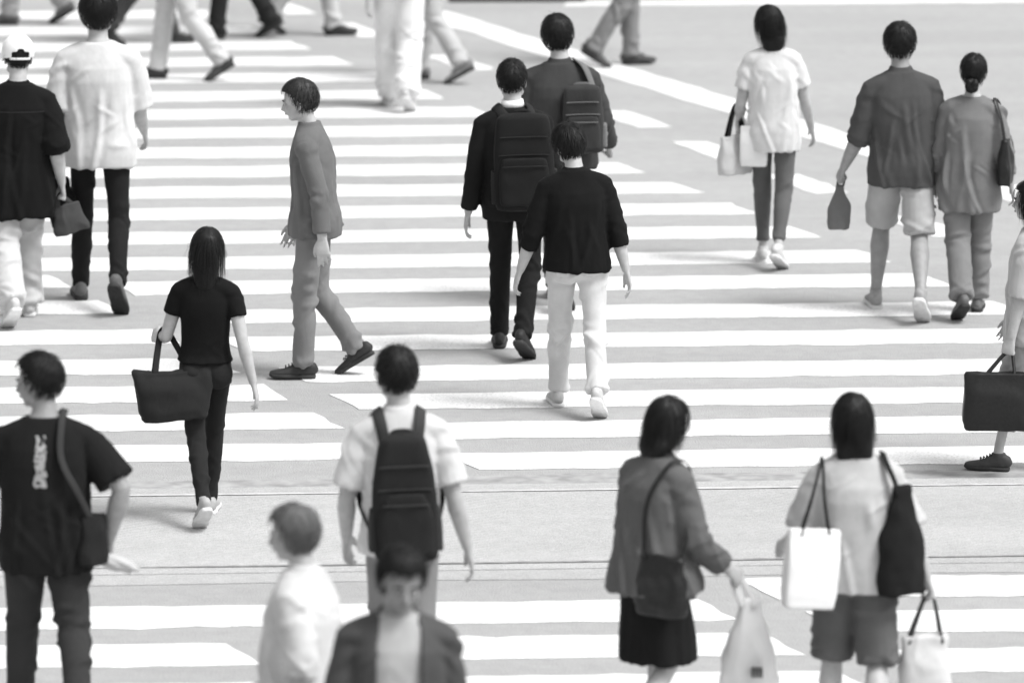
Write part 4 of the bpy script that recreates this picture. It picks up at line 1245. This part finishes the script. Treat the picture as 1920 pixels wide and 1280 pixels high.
# man walking towards the camera
J = add('front_man', at=(744, 1838, 1014), yaw=181, label='man facing the camera in dark open jacket over a light t-shirt, head bowed',
        **step('l', 12, -8, 18, 24), l_abd=10, r_abd=10, l_sh=-4, r_sh=6, l_el=14, r_el=14, head_pitch=20, head_yaw=8, skin=SKIN_D,
        under=tee(cloth(.36), ease=.012, hem=-.10, sleeve=0, boxy=.7, amp=.006), 
        top=dict(name='jacket', mat=cloth(.060, rough=.7), ease=.034, hem=-.16, sleeve=.95, sleeve_r=(.074, .058), boxy=.8, amp=.014, opening=.085, collar=.02),
        bottom=pants(cloth(.05)), hair=dict(style='short', n=720, strand=.06, vol=.016), shoes=shoes(.05))

# grey jacket woman with black skirt, lower right of the middle
J = add('grey_jacket', at=(1228, 1426, 748), yaw=-46, label='woman in grey jacket and black knee-length skirt with black bobbed hair',
        shoulder=.156, hip=.084, girth=.94, l_hip=14, l_knee=5, r_hip=-5, r_knee=24, r_foot=-28, l_abd=10, l_sh=12, l_el=30, r_abd=12, r_sh=10, r_el=46, r_grip=True, lean=5, head_pitch=8,
        top=dict(name='jacket', mat=cloth(.095), ease=.034, hem=-.13, sleeve=.92, sleeve_r=(.080, .062), boxy=.7, flare=.05, amp=.016, collar=.016),
        bottom=dict(kind='skirt', name='skirt', mat=cloth(.010), hem=-.46, width=.19, swing=.03, pleat=.008), hair=dict(style='bob', n=540, strand=.06, vol=.016, length=.09), shoes=shoes(.05))
T = holder('shoulder_bag', 'black leather bag hanging at the hip of the woman in the grey jacket', 'bag', J['t'](.17, -.12, -.20))
m, R = bag_body(J['t'](.17, -.13, .06), .23, .11, .25, -40, w_bot=1.15, power=2.5, amp=.012, seed=8)
wpart('bag_body', m, LEATHER, T)
strap_path('shoulder_strap', [J['t'](.10, -.17, .04), J['t'](.10, -.17, .30), J['t'](.13, -.06, .478), J['t'](.15, .04, .455), J['t'](.225, -.02, .22), J['t'](.235, -.08, .03)], .024, .005, J['t'](.05, 0, .25), LEATHER, T)
g = J['w'](J['rgrip'])
T, R = add_bag('plastic_bag', 'big pale plastic shopping bag in the hand of the woman in the grey jacket', 'shopping bag', g, g + V3(.05, -.02, -.08), .19, .12, .50, 6, simple('plastic_pale', .62, .4, .5, .05, 12.), simple('plastic_pale', .62, .4, .5, .05, 12.), handle_w=.03, handles=2, w_bot=1.35, power=2.6, amp=.016, spread=.25, pinch=.55)
mb = MB(); c = g + V3(.085, -.125, -.40)
for i in range(4): mb.box(c + V3(-.026 + .013 * i, -.004, 0), c + V3(-.017 + .013 * i, .05, .036))
wpart('print', mb, cloth(.12), T, smooth=False)

# woman with three bags, lower right
J = add('bag_woman', at=(1598, 1432, 752), yaw=-2, label='woman in light grey t-shirt and dark grey shorts with black shoulder-length hair',
        shoulder=.156, hip=.086, girth=1.02, **step('l', 8, -6, 14, 18), l_out=3, r_out=3, l_abd=17, l_sh=6, l_el=56, l_rot=-10, l_grip=True, r_abd=19, r_sh=-4, r_el=10, r_grip=True,
        top=tee(cloth(.42), ease=.036, hem=-.14, sleeve=.50, sleeve_r=(.078, .088), boxy=.9, amp=.016),
        bottom=dict(name='shorts', mat=cloth(.095), r=(.102, .1, .098), length=.52, amp=.009, pockets=True), hair=dict(style='bob', n=620, strand=.06, vol=.016, length=.12, width=.086, taper=.3), shoes=shoes(.4))
T = holder('shoulder_bag', 'slouchy black shoulder bag on the right shoulder of the woman with three bags', 'bag', J['t'](.215, -.13, -.10))
m, R = bag_body(J['t'](.205, -.13, .36), .18, .13, .47, 24, w_bot=1.25, power=2.4, amp=.010, seed=9, pinch=.45)
wpart('bag_body', m, cloth(.013, key='nylon'), T)
strap_path('shoulder_strap', [J['t'](.19, -.15, .32), J['t'](.165, -.145, .40), J['t'](.135, -.08, .475), J['t'](.135, .02, .490), J['t'](.165, .11, .40), J['t'](.235, .03, .34), J['t'](.22, -.08, .32)], .034, .006, J['t'](.02, 0, .25), cloth(.013, key='nylon'), T)
T = holder('paper_bag', 'white paper carrier on dark straps beside the woman with three bags', 'bag', J['t'](-.20, -.20, -.13))
m, R = bag_body(J['t'](-.205, -.20, .19), .23, .10, .34, 16, power=9, amp=.002, seed=10, tilt=5)
wpart('bag_body', m, PAPER, T)
for k in (-.035, .035):
    strap_path('strap', [J['t'](-.27, -.21 + k, .17), J['t'](-.215, -.18 + k * .5, .32), J['t'](-.165, -.090, .455), J['t'](-.15, -.01, .484), J['t'](-.15, -.095, .450), J['t'](-.155, -.185 + k * .5, .32), J['t'](-.14, -.20 + k, .17)], .014, .004, J['t'](0, 0, .25), cloth(.03), T, 30)
g = J['w'](J['rgrip'])
add_bag('tote_bag', 'pale bulging tote bag with dark handles held low by the woman with three bags', 'tote bag', g, g + V3(-.02, -.05, -.15), .20, .13, .34, 8, cloth(.52, key='canvas'), cloth(.05), handle_w=.014, handles=2, w_bot=1.12, power=3.0, amp=.012, spread=.36, ribbon=False)

# walkers cut by the upper edge: legs only in view
def far(key, at, yaw, label, top_v, bot_v, shoe_v, lead='l', **k):
    q = dict(at=at, H=1.68, yaw=yaw, label=label, decimate=.3, voxel_body=.011, **step(lead, k.pop('reach', 11), k.pop('push', -8), 16, 20), l_sh=-10, r_sh=10,
             top=tee(cloth(top_v), voxel=.014), bottom=pants(cloth(bot_v), r=k.pop('r', (.092, .072, .066)), voxel=.0105), hair=dict(style='short', n=90, strand=.05), shoes=shoes(shoe_v))
    q.update(k); return add(key, **q)
far('far_white', (748, 204, 0), 4, 'person in wide white trousers walking away at the top, middle of the frame', .6, .66, .5, r=(.108, .096, .092))
far('far_pale', (818, 152, 0), 60, 'person with pale grey trousers and grey shoes right behind the white trousers', .5, .40, .2, 'r')
far('far_grey', (1158, 124, 0), -82, 'person in mid grey trousers beyond the broad white road line', .2, .20, .06, reach=6, push=-5)
far('far_dark', (448, 72, 0), 84, 'person in black trousers stepping left at the top edge', .03, .020, .02)
far('far_light', (575, 66, 0), -80, 'person in light grey trousers and dark shoes stepping right at the top edge', .4, .42, .03, 'r', reach=14, push=-10)
far('far_stride', (345, 150, 0), 88, 'person in light trousers with dark shoes just right of the white t-shirt', .35, .48, .05, 'r', reach=14, push=-10)
far('far_coal', (272, 84, 0), -84, 'person in charcoal trousers behind the head of the tall person', .05, .045, .02, reach=14, push=-10)
far('far_left', (60, 46, 0), 80, 'person in grey trousers at the top left corner', .2, .26, .10)
